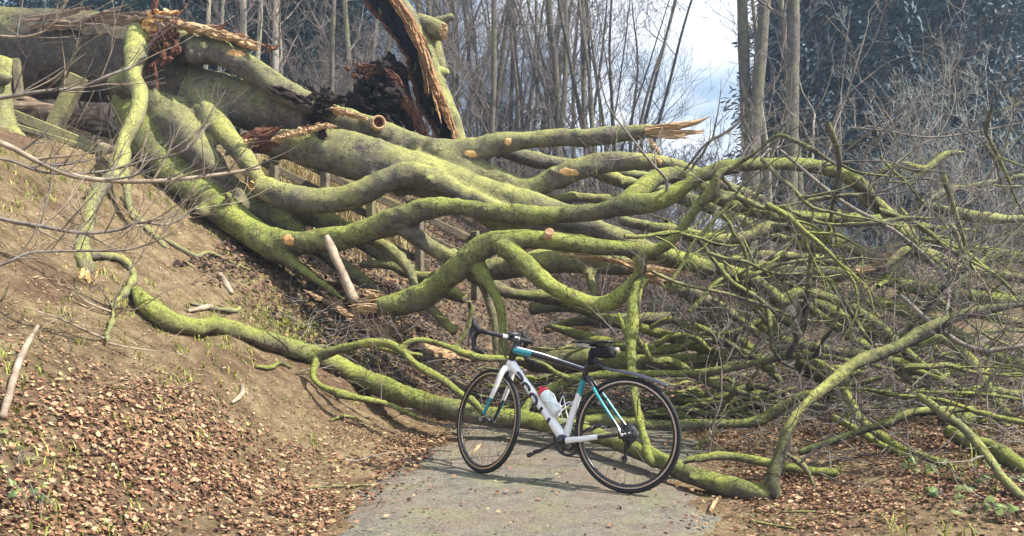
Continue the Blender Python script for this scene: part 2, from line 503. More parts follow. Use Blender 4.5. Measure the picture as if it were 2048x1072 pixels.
def mat_leaf(name, stops, trans=0.15, rough=0.7):
    m, nt, b = newmat(name)
    at = nt.nodes.new('ShaderNodeNewGeometry')
    r = ramp(nt, at.outputs['Random Per Island'], stops)
    c = mixc(nt, 0.5, r, ramp(nt, noise(nt, 60, 4), [(0.3, (0.55, 0.52, 0.5)), (0.7, (1.15, 1.15, 1.1))]), 'MULTIPLY')
    nt.links.new(c, b.inputs['Base Color'])
    b.inputs['Roughness'].default_value = rough
    b.inputs['Specular IOR Level'].default_value = 0.25
    return m
M['leaf'] = mat_leaf('dead_beech_leaves', [(0.0, (0.05, 0.024, 0.018)), (0.3, (0.13, 0.064, 0.04)), (0.55, (0.22, 0.118, 0.07)), (0.8, (0.33, 0.195, 0.115)), (0.96, (0.48, 0.34, 0.22)), (1.0, (0.36, 0.34, 0.12))])
M['leaf_shade'] = mat_leaf('shade_darkened_leaves', [(0.0, (0.022, 0.014, 0.014)), (0.4, (0.055, 0.03, 0.026)), (0.75, (0.12, 0.065, 0.045)), (1.0, (0.27, 0.17, 0.10))], rough=0.55)  # leaf browns darkened to stand in for shade under the fallen limbs
M['straw'] = mat_leaf('dry_straw', [(0.0, (0.16, 0.11, 0.07)), (0.5, (0.36, 0.28, 0.17)), (1.0, (0.55, 0.46, 0.30))])
M['grass'] = mat_leaf('grass_blades', [(0.0, (0.10, 0.13, 0.02)), (0.5, (0.22, 0.25, 0.05)), (1.0, (0.42, 0.40, 0.14))])
M['ivy'] = mat_leaf('ivy_leaves', [(0.0, (0.05, 0.085, 0.03)), (0.5, (0.14, 0.19, 0.06)), (1.0, (0.27, 0.30, 0.11))], rough=0.45)

def build_litter():
    g = np.random.default_rng(21)
    xs, ys = [], []
    def sample(n, x0, x1, y0, y1, dens):
        x = g.uniform(x0, x1, n); y = g.uniform(y0, y1, n)
        k = g.random(n) < dens(x, y)
        xs.append(x[k]); ys.append(y[k])
    clump = lambda x, y: np.clip(0.55 + 0.55 * wob(2.1 * x + 3, 1.9 * y), 0.1, 1)
    def dl(x, y):
        s = edge(y) - x
        near = 1 - smooth(y + 1.25 * s, 5.2, 7.4)
        band = np.exp(-((s - 0.15) / 0.5) ** 2) * 0.9
        d = np.maximum(near * smooth(s, -0.15, 0.3) * 1.0, band * smooth(s, -0.2, 0.1))
        d = np.maximum(d, 0.15 * smooth(s, 0, 0.3))
        return d * clump(x, y)
    sample(290000, -6, 1.0, 2.6, 9.5, dl)
    def dr(x, y):
        s = x - (edge(y) + 2.0)
        return smooth(s, -0.05, 0.6) * (1 - 0.55 * smooth(y, 6, 9)) * clump(x, y)
    sample(190000, 0.6, 6.0, 2.8, 11, dr)
    sample(5500, -0.9, 1.8, 3.2, 9, lambda x, y: 0.10 + 0.5 * smooth(np.abs(x - edge(y) - 1.0), 0.6, 1.0))
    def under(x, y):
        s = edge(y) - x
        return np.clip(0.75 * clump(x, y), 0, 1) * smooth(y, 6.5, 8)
    nbig = sum(len(a) for a in xs)
    sample(7000, -1.3, 2.0, 3.2, 9, lambda x, y: 0.25 + 0.75 * smooth(np.abs(x - edge(y) - 1.0), 0.55, 1.05))
    x = np.concatenate(xs); y = np.concatenate(ys); n = len(x)
    z = hz(x, y); nr = gnormal(x, y)
    s = edge(y) - x
    onroad = (s < 0.03) & (s > -2.0)
    z = z + np.where(onroad, 0.03, 0.0)
    size = g.uniform(0.014, 0.040, n) * (1 - 0.55 * smooth(y + 1.25 * s, 5.8, 7.6) * (s > 0))
    size[nbig:] = g.uniform(0.006, 0.018, n - nbig)
    V, F = card_leaves(np.stack([x, y, z + g.uniform(0, 0.015, n)], -1), nr, size, g.uniform(0, 6.28, n), g.normal(0, 0.6, n), g.uniform(-0.15, 0.45, n), g.uniform(0.4, 0.7, n))
    o = MB().add(V, F).build('leaf_litter', M['leaf'], smooth_=False)
    
    m = 12000
    x = g.uniform(-6, 0.5, m); y = g.uniform(2.8, 9.5, m); s = edge(y) - x
    k = (s > 0.2) & (g.random(m) < np.clip(0.5 + 0.6 * wob(1.3 * x, 1.5 * y + 2), 0.05, 1)); x, y = x[k], y[k]; m = len(x)
    V, F = card_leaves(np.stack([x, y, hz(x, y) + g.uniform(0.004, 0.02, m)], -1), gnormal(x, y), g.uniform(0.015, 0.07, m), g.uniform(0, 6.28, m), g.normal(0, 0.3, m), g.uniform(-0.1, 0.2, m), g.uniform(0.05, 0.14, m))
    tag(MB().add(V, F).build('straw', M['straw'], smooth_=False), 'pale dry straw and leaf stalks scattered over the bank', 'straw', kind='stuff')
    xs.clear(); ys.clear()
    sample(150000, -3.0, 6.5, 6.6, 19, lambda x, y: np.clip(0.85 * clump(x, y) + 0.2, 0, 1) * smooth(y + 0.8 * np.maximum(x, 0), 6.8, 8.4) * smooth(y - 0.9 * np.minimum(x + 1.2, 0), 6.8, 7.6))  # dark leaves spread where the limbs should shade the ground
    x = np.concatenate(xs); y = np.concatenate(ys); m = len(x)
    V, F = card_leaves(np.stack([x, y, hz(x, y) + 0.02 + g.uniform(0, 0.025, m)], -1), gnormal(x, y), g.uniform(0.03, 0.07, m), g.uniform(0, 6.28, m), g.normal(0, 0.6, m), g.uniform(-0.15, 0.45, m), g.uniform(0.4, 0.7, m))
    tag(MB().add(V, F).build('shade_darkened_litter', M['leaf_shade'], smooth_=False), 'leaf litter lying under the fallen limbs, its brown darkened to suggest their shade', 'leaves', kind='stuff')
    tag(o, 'dry brown fallen beech leaves strewn over the bank and road edges', 'leaves', kind='stuff')

def blades(g, x, y, per, hmin, hmax, spread, w=0.004):
    n = len(x) * per
    bx = np.repeat(x, per) + g.normal(0, spread * 0.35, n); by = np.repeat(y, per) + g.normal(0, spread * 0.35, n)
    bz = hz(bx, by) - 0.005
    yaw = g.uniform(0, 6.28, n); L = g.uniform(hmin, hmax, n); lean = g.uniform(0.25, 1.2, n)
    d = np.stack([np.cos(yaw), np.sin(yaw), np.zeros(n)], -1); sd = np.stack([-np.sin(yaw), np.cos(yaw), np.zeros(n)], -1)
    p = np.stack([bx, by, bz], -1)
    up = np.array([0, 0, 1.0])
    q1 = p + d * (L * 0.45 * np.sin(lean * 0.6))[:, None] + up * (L * 0.5 * np.cos(lean * 0.6))[:, None]
    q2 = q1 + d * (L * 0.55 * np.sin(lean * 1.4))[:, None] + up * (L * 0.5 * np.cos(lean * 1.4))[:, None]
    V = np.stack([p - sd * w, p + sd * w, q1 - sd * w * 0.8, q1 + sd * w * 0.8, q2], 1).reshape(-1, 3)
    i = np.arange(n)[:, None] * 5
    return V, [i + np.array([[0, 1, 3, 2]]), i + np.array([[2, 3, 4]])]

def build_grass():
    g = np.random.default_rng(5)
    n = 2200
    x = g.uniform(-5.5, 0.4, n); y = g.uniform(3.0, 9.5, n)
    s = edge(y) - x
    k = (s > 0.5) & (g.random(n) < np.clip(0.35 + 0.7 * wob(1.7 * x, 1.7 * y + 4), 0.04, 1))
    V, F = blades(g, x[k], y[k], 9, 0.03, 0.09, 0.07)
    mb = MB().add(V, F)
    c = np.array([G(px, py) for px, py in ((585, 655), (620, 665), (560, 640), (650, 690), (690, 690), (600, 690), (730, 720), (520, 650))])
    ci = g.integers(0, len(c), 420); V, F = blades(g, c[ci, 0] + g.normal(0, 0.13, 420), c[ci, 1] + g.normal(0, 0.16, 420), 9, 0.02, 0.06, 0.06)
    mb.add(V, F)
    n = 500
    x = g.uniform(1.5, 5.5, n); y = g.uniform(3.4, 8, n); s = x - edge(y) - 2.0
    k = (s > 0.7) & (g.random(n) < 0.3)
    V, F = blades(g, x[k], y[k], 8, 0.05, 0.2, 0.08)
    mb.add(V, F)
    tag(mb.build('grass', M['grass'], smooth_=False), 'sparse tufts of green grass on the brown bank', 'grass', kind='stuff')
    # dry pale grass at the top of the bank beyond the fence
    n = 900
    c = [P(px, py, D) for px, py, D in ((170, 230, 11.5), (600, 370, 11.8), (700, 390, 12.2), (60, 200, 11.5), (640, 350, 12.5))]
    ci = g.integers(0, len(c), n)
    cx = np.array([q[0] for q in c])[ci] + g.normal(0, 0.5, n); cy = np.array([q[1] for q in c])[ci] + g.normal(0, 0.35, n)
    V, F = blades(g, cx, cy, 5, 0.35, 1.1, 0.2, 0.006)
    tag(MB().add(V, F).build('dry_grass', M['drygrass'], smooth_=False), 'pale dry grass standing behind the broken fence on the bank', 'grass', kind='stuff')
build_litter(); build_grass()

# ------------------------------------------------------------------ limbs blended into one surface, split into parts again
def limb_pts(L):
    pts = np.array([P(a[0], a[1], a[3]) for a in L]); rad = np.array([a[2] * a[3] / FPX for a in L])
    return pts, rad

def remesh(mb, voxel):
    me = mb.mesh('tmp', [])
    o = bpy.data.objects.new('tmp', me); COL.objects.link(o)
    md = o.modifiers.new('r', 'REMESH'); md.mode = 'VOXEL'; md.voxel_size = voxel; md.adaptivity = 0
    dg = bpy.context.evaluated_depsgraph_get()
    ev = o.evaluated_get(dg); m2 = ev.to_mesh()
    V = np.empty(len(m2.vertices) * 3); m2.vertices.foreach_get('co', V); V = V.reshape(-1, 3)
    F = np.empty(len(m2.loops), np.int32); m2.loops.foreach_get('vertex_index', F)
    tot = np.empty(len(m2.polygons), np.int32); m2.polygons.foreach_get('loop_total', tot)
    assert (tot == 4).all()
    F = F.reshape(-1, 4).copy()
    ev.to_mesh_clear()
    bpy.data.objects.remove(o); bpy.data.meshes.remove(me)
    return V, F

def lap(V, F, it, lam=0.5):
    e = np.concatenate([F[:, [0, 1]], F[:, [1, 2]], F[:, [2, 3]], F[:, [3, 0]]])
    n = len(V)
    cnt = np.bincount(e[:, 0], minlength=n) + np.bincount(e[:, 1], minlength=n)
    for k in range(it):
        S = np.stack([np.bincount(e[:, 0], V[e[:, 1], a], n) + np.bincount(e[:, 1], V[e[:, 0], a], n) for a in range(3)], -1)
        V = V + lam * (S / cnt[:, None] - V)
    return V

def vnormals(V, F):
    fn = np.cross(V[F[:, 2]] - V[F[:, 0]], V[F[:, 3]] - V[F[:, 1]])
    n = np.zeros_like(V)
    for k in range(4):
        for a in range(3):
            n[:, a] += np.bincount(F[:, k], fn[:, a], len(V))
    return n / (np.linalg.norm(n, axis=1)[:, None] + 1e-12)

def pnoise(V, s, seed):
    g = np.random.default_rng(seed); out = 0
    for k in range(7):
        d = g.normal(size=3) * s; d2 = g.normal(size=3) * s
        out = out + np.sin(V @ d + g.uniform(0, 6) + 1.5 * np.sin(V @ d2))
    return out / 3.2

def blended(root, limbs, voxel=0.02, it=7, amp=0.010, seed=1, thin=1.0, keep=()):
    """limbs: list of (part name, material, polyline, label or None). One surface, then one part per limb."""
    mb = MB(); C, R, I = [], [], []
    for i, L in enumerate(limbs):
        pts, rad = L[2]
        if L[0] not in keep: rad = rad * thin
        k = 16
        c, r = tube(mb, pts, rad, k, step=max(voxel * 1.5, float(np.mean(rad)) * 0.5), lump=0.07)
        C.append(c); R.append(r); I.append(np.full(len(c), i))
        if L[0] in ('limb', 'stem', 'branch') and len(c) > 12:      # snapped stubs and swellings
            gs = np.random.default_rng(seed * 100 + i)
            for q in gs.choice(np.arange(4, len(c) - 4), 2 if L[0] == 'branch' else 4):
                d = np.cross(c[q + 1] - c[q - 1], gs.normal(size=3)); d /= np.linalg.norm(d) + 1e-9
                if gs.random() < 0.45:
                    rs = max(r[q] * gs.uniform(0.22, 0.4), voxel * 1.1); ln = r[q] + gs.uniform(0.8, 2.6) * rs
                    tube(mb, [c[q], c[q] + d * ln * 0.7, c[q] + d * ln + gs.normal(0, rs * 0.5, 3)], [rs * 1.5, rs * 1.05, rs * 0.8], 10, step=voxel * 1.5)
                else:
                    rs = r[q] * gs.uniform(0.45, 0.75); tube(mb, [c[q] - (c[q + 1] - c[q]), c[q] + d * r[q] * 0.55, c[q] + (c[q + 1] - c[q])], [rs * 0.6, rs, rs * 0.6], 10, step=voxel * 1.5)
    C = np.concatenate(C); R = np.concatenate(R); I = np.concatenate(I)
    V, F = remesh(mb, voxel)
    V = lap(V, F, it)
    nr = vnormals(V, F)
    V = V + nr * (amp * pnoise(V, 5.0, seed) + amp * 0.45 * pnoise(V, 14.0, seed + 1))[:, None]
    nr = vnormals(V, F)
    cl = np.maximum(pnoise(V, 16.0, seed + 2) + 0.5 * pnoise(V, 34.0, seed + 3), 0) * np.clip(0.35 + nr[:, 2], 0, 1)
    V = V + nr * (amp * 0.85 * cl)[:, None]
    nr = vnormals(V, F)
    fc = V[F].mean(1)
    own = np.empty(len(fc), int)
    for a in range(0, len(fc), 4000):
        d = np.linalg.norm(fc[a:a + 4000, None] - C[None], axis=2) / (R[None] + 0.02)
        own[a:a + 4000] = I[d.argmin(1)]
    for i, L in enumerate(limbs):
        f = F[own == i]
        if not len(f): continue
        u, inv = np.unique(f, return_inverse=True)
        o = MB().add(V[u], inv.reshape(-1, 4)).build(L[0], M[L[1]], root)
        o.data.normals_split_custom_set_from_vertices(nr[u].tolist())
        if len(L) > 3 and L[3]: o['label'] = L[3]
    global BVH
    from mathutils.bvhtree import BVHTree
    BVH = BVHTree.FromPolygons(V.tolist(), F.tolist())
    return C, R, I

def twiggy(mb, base, d, length, r0, g, level=0, droop=0.0, k=4, wig=0.28, kids=(3, 6), minr=0.0013):
    n = max(4, int(length / 0.09)); n = min(n, 12)
    d = np.asarray(d, float) / np.linalg.norm(d)
    p = np.array(base, float); pts = [p.copy()]; dirs = [d.copy()]
    for i in range(n):
        d = d + g.normal(0, wig, 3) * 0.5; d[2] += droop
        d /= np.linalg.norm(d)
        p = p + d * length / n
        pts.append(p.copy()); dirs.append(d.copy())
    rad = np.maximum(r0 * (1 - 0.95 * np.linspace(0, 1, n + 1) ** 1.15), minr)
    tube(mb, pts, rad, k, step=length / n * 0.7, cap=False)
    if level > 0:
        for j in range(g.integers(kids[0], kids[1] + 1)):
            i = int(g.integers(max(1, n // 5), n))
            a = dirs[i]
            q = np.cross(a, g.normal(size=3)); q /= np.linalg.norm(q) + 1e-9
            dd = a * 0.75 + q * g.uniform(0.5, 0.95) + np.array([0, 0, 0.15])
            twiggy(mb, pts[i], dd, length * g.uniform(0.3, 0.6), max(rad[i] * 0.6, minr), g, level - 1, droop, 3, wig, kids, minr)

def shard(mb, a, b, w, t, seed, mi=0, n=9, up=(0, 0, 1), sub=True):
    """splintered plank from a to b: ragged width w, thickness t, pointed ends"""
    g = np.random.default_rng(seed)
    a = np.asarray(a, float); b = np.asarray(b, float); d = b - a; L = np.linalg.norm(d); d /= L
    s = np.cross(d, up); s /= np.linalg.norm(s); u = np.cross(s, d)
    if sub:
        for q in range(3):
            o = s * g.uniform(-0.5, 0.5) * w + u * g.uniform(0.1, 0.6) * t
            i0, i1 = sorted(g.uniform(-0.12, 1.15, 2))
            if i1 - i0 < 0.25: i1 = i0 + 0.35
            shard(mb, a + d * L * i0 + o, a + d * L * i1 + o + s * g.normal(0, 0.12) * w, w * g.uniform(0.14, 0.3), t * 0.5, seed * 3 + q + 1, mi, 6, up, False)
        w = w * 0.72
    V = []
    for i, x in enumerate(np.linspace(0, 1, n)):
        tap = min(1, 0.22 + 2.2 * x, 0.15 + 2.6 * (1 - x))
        c = a + d * L * x + s * g.normal(0, w * 0.07) + u * g.normal(0, t * 0.2)
        l, r = w * 0.5 * tap * g.uniform(0.7, 1.25), w * 0.5 * tap * g.uniform(0.7, 1.25)
        th = t * 0.5 * max(0.3, tap)
        V += [c - s * l - u * th, c - s * l * 0.9 + u * th * g.uniform(0.4, 1.2), c + u * th * g.uniform(0.6, 1.8), c + s * r * 0.9 + u * th * g.uniform(0.4, 1.2), c + s * r - u * th]
    F = ring_faces(n, 5)
    caps = np.array([[0, 1, 2, 3, 4][::-1], [(n - 1) * 5 + k for k in range(5)]])
    mb.add(V, [F, caps], mi)

def torn_end(name, root, at, ax, r, seed, mat='torn', n=14, length=0.3, label=None):
    """crown of splinters round a broken limb end"""
    g = np.random.default_rng(seed); mb = MB()
    ax = np.asarray(ax, float) / np.linalg.norm(ax); q = np.cross(ax, [0.3, 0.2, 1]); q /= np.linalg.norm(q); w = np.cross(ax, q)
    for i in range(n):
        an = g.uniform(0, 6.28); rr = r * g.uniform(0.2, 0.95)
        o = np.asarray(at) + (q * math.cos(an) + w * math.sin(an)) * rr - ax * length * 0.3
        rad_dir = (q * math.cos(an) + w * math.sin(an))
        shard(mb, o, o + ax * length * g.uniform(0.45, 1.2) + rad_dir * g.normal(0, 0.2) * length, r * g.uniform(0.25, 0.6), r * g.uniform(0.08, 0.25), int(g.integers(1e6)), up=rad_dir + ax * 0.01)
    o = mb.build(name, M[mat], root, smooth_=False)
    if label: o['label'] = label
    return o
# ------------------------------------------------------------------ the fallen beech on the bank
def LB(name, mat, L, label=None):
    return (name, mat, limb_pts(L), label)

def side_branches(root, C, R, g, n, sel, lr, rr, bias, level=2, mat='twig', kids=(2, 5), droop=0.03):
    w = np.array([1.0 if sel(c, r) else 0.0 for c, r in zip(C, R)])
    if w.sum() == 0: return
    idx = g.choice(len(C), n, p=w / w.sum())
    for i in idx:
        t = C[min(i + 1, len(C) - 1)] - C[max(i - 1, 0)]
        t /= np.linalg.norm(t) + 1e-9
        q = np.cross(t, g.normal(size=3)); q /= np.linalg.norm(q) + 1e-9
        if q[2] < -0.3: q = -q
        d = q * 0.9 + t * g.uniform(-0.3, 0.6) + np.asarray(bias)
        mb = MB(); r0 = min(g.uniform(*rr), R[i] * 0.7)
        twiggy(mb, C[i] + q * R[i] * 0.6, d, g.uniform(*lr), r0, g, level, droop, 5, 0.34, kids, 0.0017)
        mb.build('side_branch', M[mat], root)

def px_of(q):
    d = np.asarray(q) - np.array([0, 0, CH])
    z = d[1] * CP + d[2] * SP
    return 1024 + FPX * d[0] / z, 536 - FPX * (-d[1] * SP + d[2] * CP) / z, z

def build_fallen_tree():
    gl = lambda px, py, r, D: (px, py, r, min(D, GD(px, py) - 0.06))
    root = empty('fallen_tree', P(250, 330, 9.0) * np.array([1, 1, 0]) + np.array([0, 0, 1.6]),
                 'huge fallen beech, thick mossy trunk atop the left bank, limbs reaching across the road', 'tree')
    limbs = [
        LB('trunk', 'bark_old', [(-260, 100, 92, 11.6), (0, 105, 88, 10.8), (150, 112, 86, 10.2), (250, 128, 82, 9.8), (310, 150, 70, 9.5), (345, 175, 50, 9.4)]),
        LB('limb', 'bark', [(290, 100, 62, 9.7), (375, 92, 44, 9.4), (445, 108, 36, 9.2), (510, 142, 35, 9.1), (570, 185, 32, 9.0), (640, 215, 27, 9.1), (700, 245, 22, 9.3), (760, 285, 18, 9.5)]),
        LB('limb', 'bark', [(320, 160, 66, 9.6), (395, 185, 64, 9.5), (480, 207, 62, 9.4), (555, 228, 58, 9.35), (618, 246, 52, 9.3)]),
        LB('limb', 'bark', [(370, 175, 50, 9.45), (415, 225, 36, 9.2), (450, 268, 30, 8.95), (482, 305, 27, 8.8), (505, 345, 25, 8.75), (530, 400, 22, 8.9)]),
        LB('limb', 'bark', [(290, 170, 62, 9.5), (335, 225, 50, 9.25), (378, 278, 44, 9.0), (415, 320, 36, 8.9), (455, 372, 30, 9.0), (500, 430, 24, 9.1)]),
        LB('limb', 'bark_mossy', [(270, 200, 62, 9.5), (300, 280, 52, 9.2), (350, 345, 45, 9.0), (425, 405, 42, 8.85), (500, 462, 42, 8.7), (548, 492, 42, 8.55), (575, 505, 30, 8.5)]),
        LB('root_flare', 'bark_mossy', [(545, 495, 36, 8.55), (590, 530, 16, 8.4), (640, 565, 11, 8.2), (690, 600, 7, 8.0)]),
        LB('limb', 'bark_mossy', [(548, 482, 38, 8.55), (600, 484, 32, 8.45), (660, 480, 31, 8.3), (720, 468, 33, 8.15), (790, 442, 34, 8.0), (850, 420, 30, 7.85), (905, 414, 25, 7.75), (970, 422, 24, 7.6), (1080, 430, 24, 7.4),
                           (1180, 426, 24, 7.25), (1250, 413, 27, 7.1), (1310, 404, 24, 7.0), (1360, 380, 22, 6.95), (1400, 355, 21, 6.9), (1450, 336, 20, 6.9), (1530, 328, 18, 6.9), (1600, 330, 18, 6.95), (1670, 342, 17, 7.0), (1720, 370, 16, 7.0), (1765, 420, 15, 7.1), (1800, 462, 14, 7.1), (1850, 508, 13, 7.2), (1920, 560, 10, 7.3)]),
        LB('limb', 'bark_mossy', [(1240, 415, 24, 7.12), (1275, 385, 25, 7.2), (1305, 360, 25, 7.3), (1345, 350, 22, 7.4), (1390, 362, 20, 7.4), (1440, 400, 19, 7.45), (1535, 427, 19, 7.5), (1609, 433, 18, 7.6), (1684, 436, 16, 7.7), (1758, 440, 14, 7.7), (1840, 452, 11, 7.8), (1960, 462, 8, 8)]),
        LB('limb', 'bark', [(800, 440, 28, 8.0), (840, 478, 27, 8.0), (890, 510, 24, 7.95), (940, 535, 26, 7.85), (1000, 540, 30, 7.7), (1080, 526, 33, 7.55), (1150, 522, 31, 7.45), (1220, 528, 29, 7.4), (1290, 540, 20, 7.35)]),
        LB('limb', 'bark', [(1172, 530, 18, 7.45), (1182, 565, 14, 7.3), (1188, 590, 12, 7.2), (1188, 640, 10, 7.2)]),
        LB('limb', 'bark', [(540, 395, 22, 9.2), (600, 425, 26, 9.1), (660, 448, 24, 8.9), (720, 470, 16, 8.7)]),
        LB('limb', 'bark', [(600, 415, 26, 9.3), (680, 455, 26, 9.1), (760, 505, 22, 8.9), (850, 560, 19, 8.7), (930, 600, 15, 8.5)]),
        LB('limb', 'bark', [(430, 350, 30, 9.2), (520, 420, 28, 9.1), (600, 470, 22, 9.0), (680, 530, 18, 8.9), (760, 590, 14, 8.8)]),
        LB('limb', 'bark', [(740, 478, 15, 8.4), (785, 505, 15, 8.3), (820, 545, 14, 8.2), (836, 600, 13, 8.1)]),
        LB('limb', 'bark', [(720, 530, 12, 8.6), (780, 532, 14, 8.5), (840, 552, 14, 8.4), (920, 545, 12, 8.3)]),
        # the limb that hangs down the left of the bank
        LB('hanging_limb', 'bark', [(282, 60, 26, 9.3), (274, 100, 23, 9.0), (266, 150, 17, 8.7), (281, 195, 16, 8.45), (270, 240, 17, 8.2), (248, 285, 16, 8.0), (238, 325, 15, 7.8), (224, 352, 15, 7.6), (197, 378, 16, 7.4), gl(181, 415, 15, 7.25), gl(173, 460, 13, 7.0), gl(162, 500, 15, 6.8), gl(170, 530, 16, 6.7), gl(176, 545, 12, 6.7)]),
        LB('hanging_limb', 'bark', [(246, 300, 16, 7.95), (250, 350, 11, 7.7), (256, 400, 9, 7.5), (268, 440, 8, 7.4)]),
        LB('branch', 'bark', [gl(175, 512, 10, 6.75), gl(225, 513, 8, 6.75), gl(250, 525, 8, 6.7), gl(268, 552, 8, 6.6), gl(248, 590, 9, 6.3), gl(228, 608, 9, 6.1), gl(226, 640, 8, 5.9), gl(214, 672, 8, 5.7), gl(216, 690, 5, 5.6)]),
        LB('stub', 'bark', [(385, 85, 24, 9.3), (392, 110, 19, 9.1), (400, 122, 12, 9.05)]),
        LB('stub', 'bark', [(272, 110, 18, 9.0), (256, 104, 12, 8.9), (246, 103, 7, 8.88)]),
        LB('stub', 'bark', [(280, 165, 36, 9.3), (240, 170, 25, 9.1), (226, 175, 14, 9.0)]),
    ]
    C, R, I = blended(root, limbs, 0.021, 6, 0.010, 3, 0.77, ('trunk', 'hanging_limb', 'branch', 'stub'))
    # torn bark and wood along the trunk's break
    g = np.random.default_rng(4)
    mb = MB()
    for i in range(12):
        a = P(40 + i * 22 + g.uniform(-10, 10), g.uniform(24, 60), 10.2 - i * 0.06 - 0.35)
        b = P(160 + i * 17 + g.uniform(-10, 20), g.uniform(12, 60), 9.9 - i * 0.05 - 0.45)
        shard(mb, a, b, g.uniform(0.06, 0.16), 0.05, 40 + i, up=(0, -0.6, 0.8))
    mb.build('torn_bark', mat_noise('torn_bark_plates', [(0.3, (0.10, 0.07, 0.05)), (0.7, (0.36, 0.26, 0.19))], 8, 0.9, stretch=(0.5, 1, 5), bstr=0.9, bdist=0.03), root, smooth_=False)
    mb = MB()
    for i in range(15):
        t = i / 14
        c = P(298 + 8 * math.sin(i), 28 + 42 * t, 9.1)
        d = np.array([g.uniform(-0.25, 0.25), -0.25, g.uniform(-0.3, 0.1)])
        shard(mb, c - d * 0.2, c + np.array([g.uniform(0.0, 0.4) * (1 - 0.6 * t), -0.1, g.uniform(-0.1, 0.16)]), 0.09, 0.05, 80 + i, up=(0, -1, 0.3))
    mb.build('torn_wood', M['fresh'], root, smooth_=False)
    mb = MB()
    pts = [(318, 44), (365, 50), (420, 62), (470, 80), (500, 98)]
    for i in range(len(pts) - 1):
        for k in range(4):
            o = g.uniform(-5, 5, 4)
            shard(mb, P(pts[i][0] + o[0] - 14, pts[i][1] + o[1], 9.1 + g.uniform(-0.1, 0.15)), P(pts[i + 1][0] + o[2] + 14, pts[i + 1][1] + o[3], 9.0 + g.uniform(-0.1, 0.15)), g.uniform(0.06, 0.12), 0.05, 130 + i * 5 + k, up=(0, -0.8, 0.6))
    mb.build('torn_wood', M['torn'], root, smooth_=False)
    mb = MB()
    for i in range(26):
        c = P(g.uniform(298, 345), g.uniform(50, 130), 9.0 + g.uniform(-0.1, 0.1))
        shard(mb, c, c + g.normal(0, 0.12, 3), g.uniform(0.03, 0.10), 0.04, 170 + i, up=(0, -1, 0.2))
    for i in range(16):
        c = P(g.uniform(400, 530), 0, 9.15); x, _, _ = px_of(c)
        yy = 62 + (x - 400) * 0.33
        c = P(x, yy - g.uniform(0, 16), 9.15)
        shard(mb, c, c + np.array([g.uniform(-0.1, 0.2), g.normal(0, 0.05), g.uniform(-0.06, 0.08)]), 0.07, 0.035, 210 + i)
    mb.build('rotten_wood', M['redrot'], root, smooth_=False)
    torn_end('torn_wood', root, P(622, 240, 9.2), (1, -0.1, -0.15), 0.22, 9, 'redrot', 18, 0.16)
    # saw or scrape scars, slightly proud patches
    for a in ((577, 480, 13, 10), (472, 106, 18, 8)):
        scar(root, *a)
    torn_end('torn_wood', root, P(1292, 540, 7.3), (0.95, -0.15, -0.12), 0.12, 14, 'torn', 14, 0.45)
    torn_end('torn_wood', root, P(178, 548, GD(178, 552) - 0.12), (0.1, -0.2, -1), 0.07, 15, 'fresh', 8, 0.12)
    mb = MB()
    shard(mb, P(1120, 508, 7.22), P(1290, 532, 7.18), 0.05, 0.03, 33, up=(0, -1, 0.4)); shard(mb, P(1200, 512, 7.2), P(1300, 545, 7.16), 0.04, 0.03, 35, up=(0, -1, 0.4))
    mb.build('torn_wood', M['torn'], root, smooth_=False)
    g = np.random.default_rng(12)
    side_branches(root, C, R, g, 20, lambda c, r: px_of(c)[0] > 1330 and r < 0.13, (0.7, 1.7), (0.008, 0.016), (0.55, -0.25, 0.25))
    side_branches(root, C, R, g, 12, lambda c, r: 100 < px_of(c)[0] < 300 and px_of(c)[1] > 330 and r < 0.12, (0.4, 0.9), (0.006, 0.01), (0.2, -0.3, -0.1), 1, 'twig_pale')
    return root

def scar(root, px, py, rx, ry, seed=0):
    """where bark was torn off: bare wood lying on the limb's own surface, with an uneven outline"""
    g = np.random.default_rng(int(px) + seed)
    n, rings = 30, 5
    a = np.linspace(0, 6.283, n, endpoint=False)
    r = 1 + 0.16 * np.sin(a * 2 + px) + 0.10 * np.sin(a * 5 + py) + 0.06 * np.sin(a * 9) + g.normal(0, 0.04, n)
    o = Vector((0, 0, CH)); V = []
    for k in range(rings + 1):
        f = k / rings
        for j in range(n):
            d = Vector(P(px + rx * r[j] * f * math.cos(a[j]), py + ry * r[j] * f * math.sin(a[j]), 1.0)) - o
            hit, nr, _, dist = BVH.ray_cast(o, d.normalized())
            if hit is None: return
            V.append(np.array(hit) + np.array(nr) * (0.006 - 0.007 * f ** 4))
    MB().add(V, ring_faces(rings + 1, n)[:, ::-1]).build('bark_scar', M['fresh'], root)

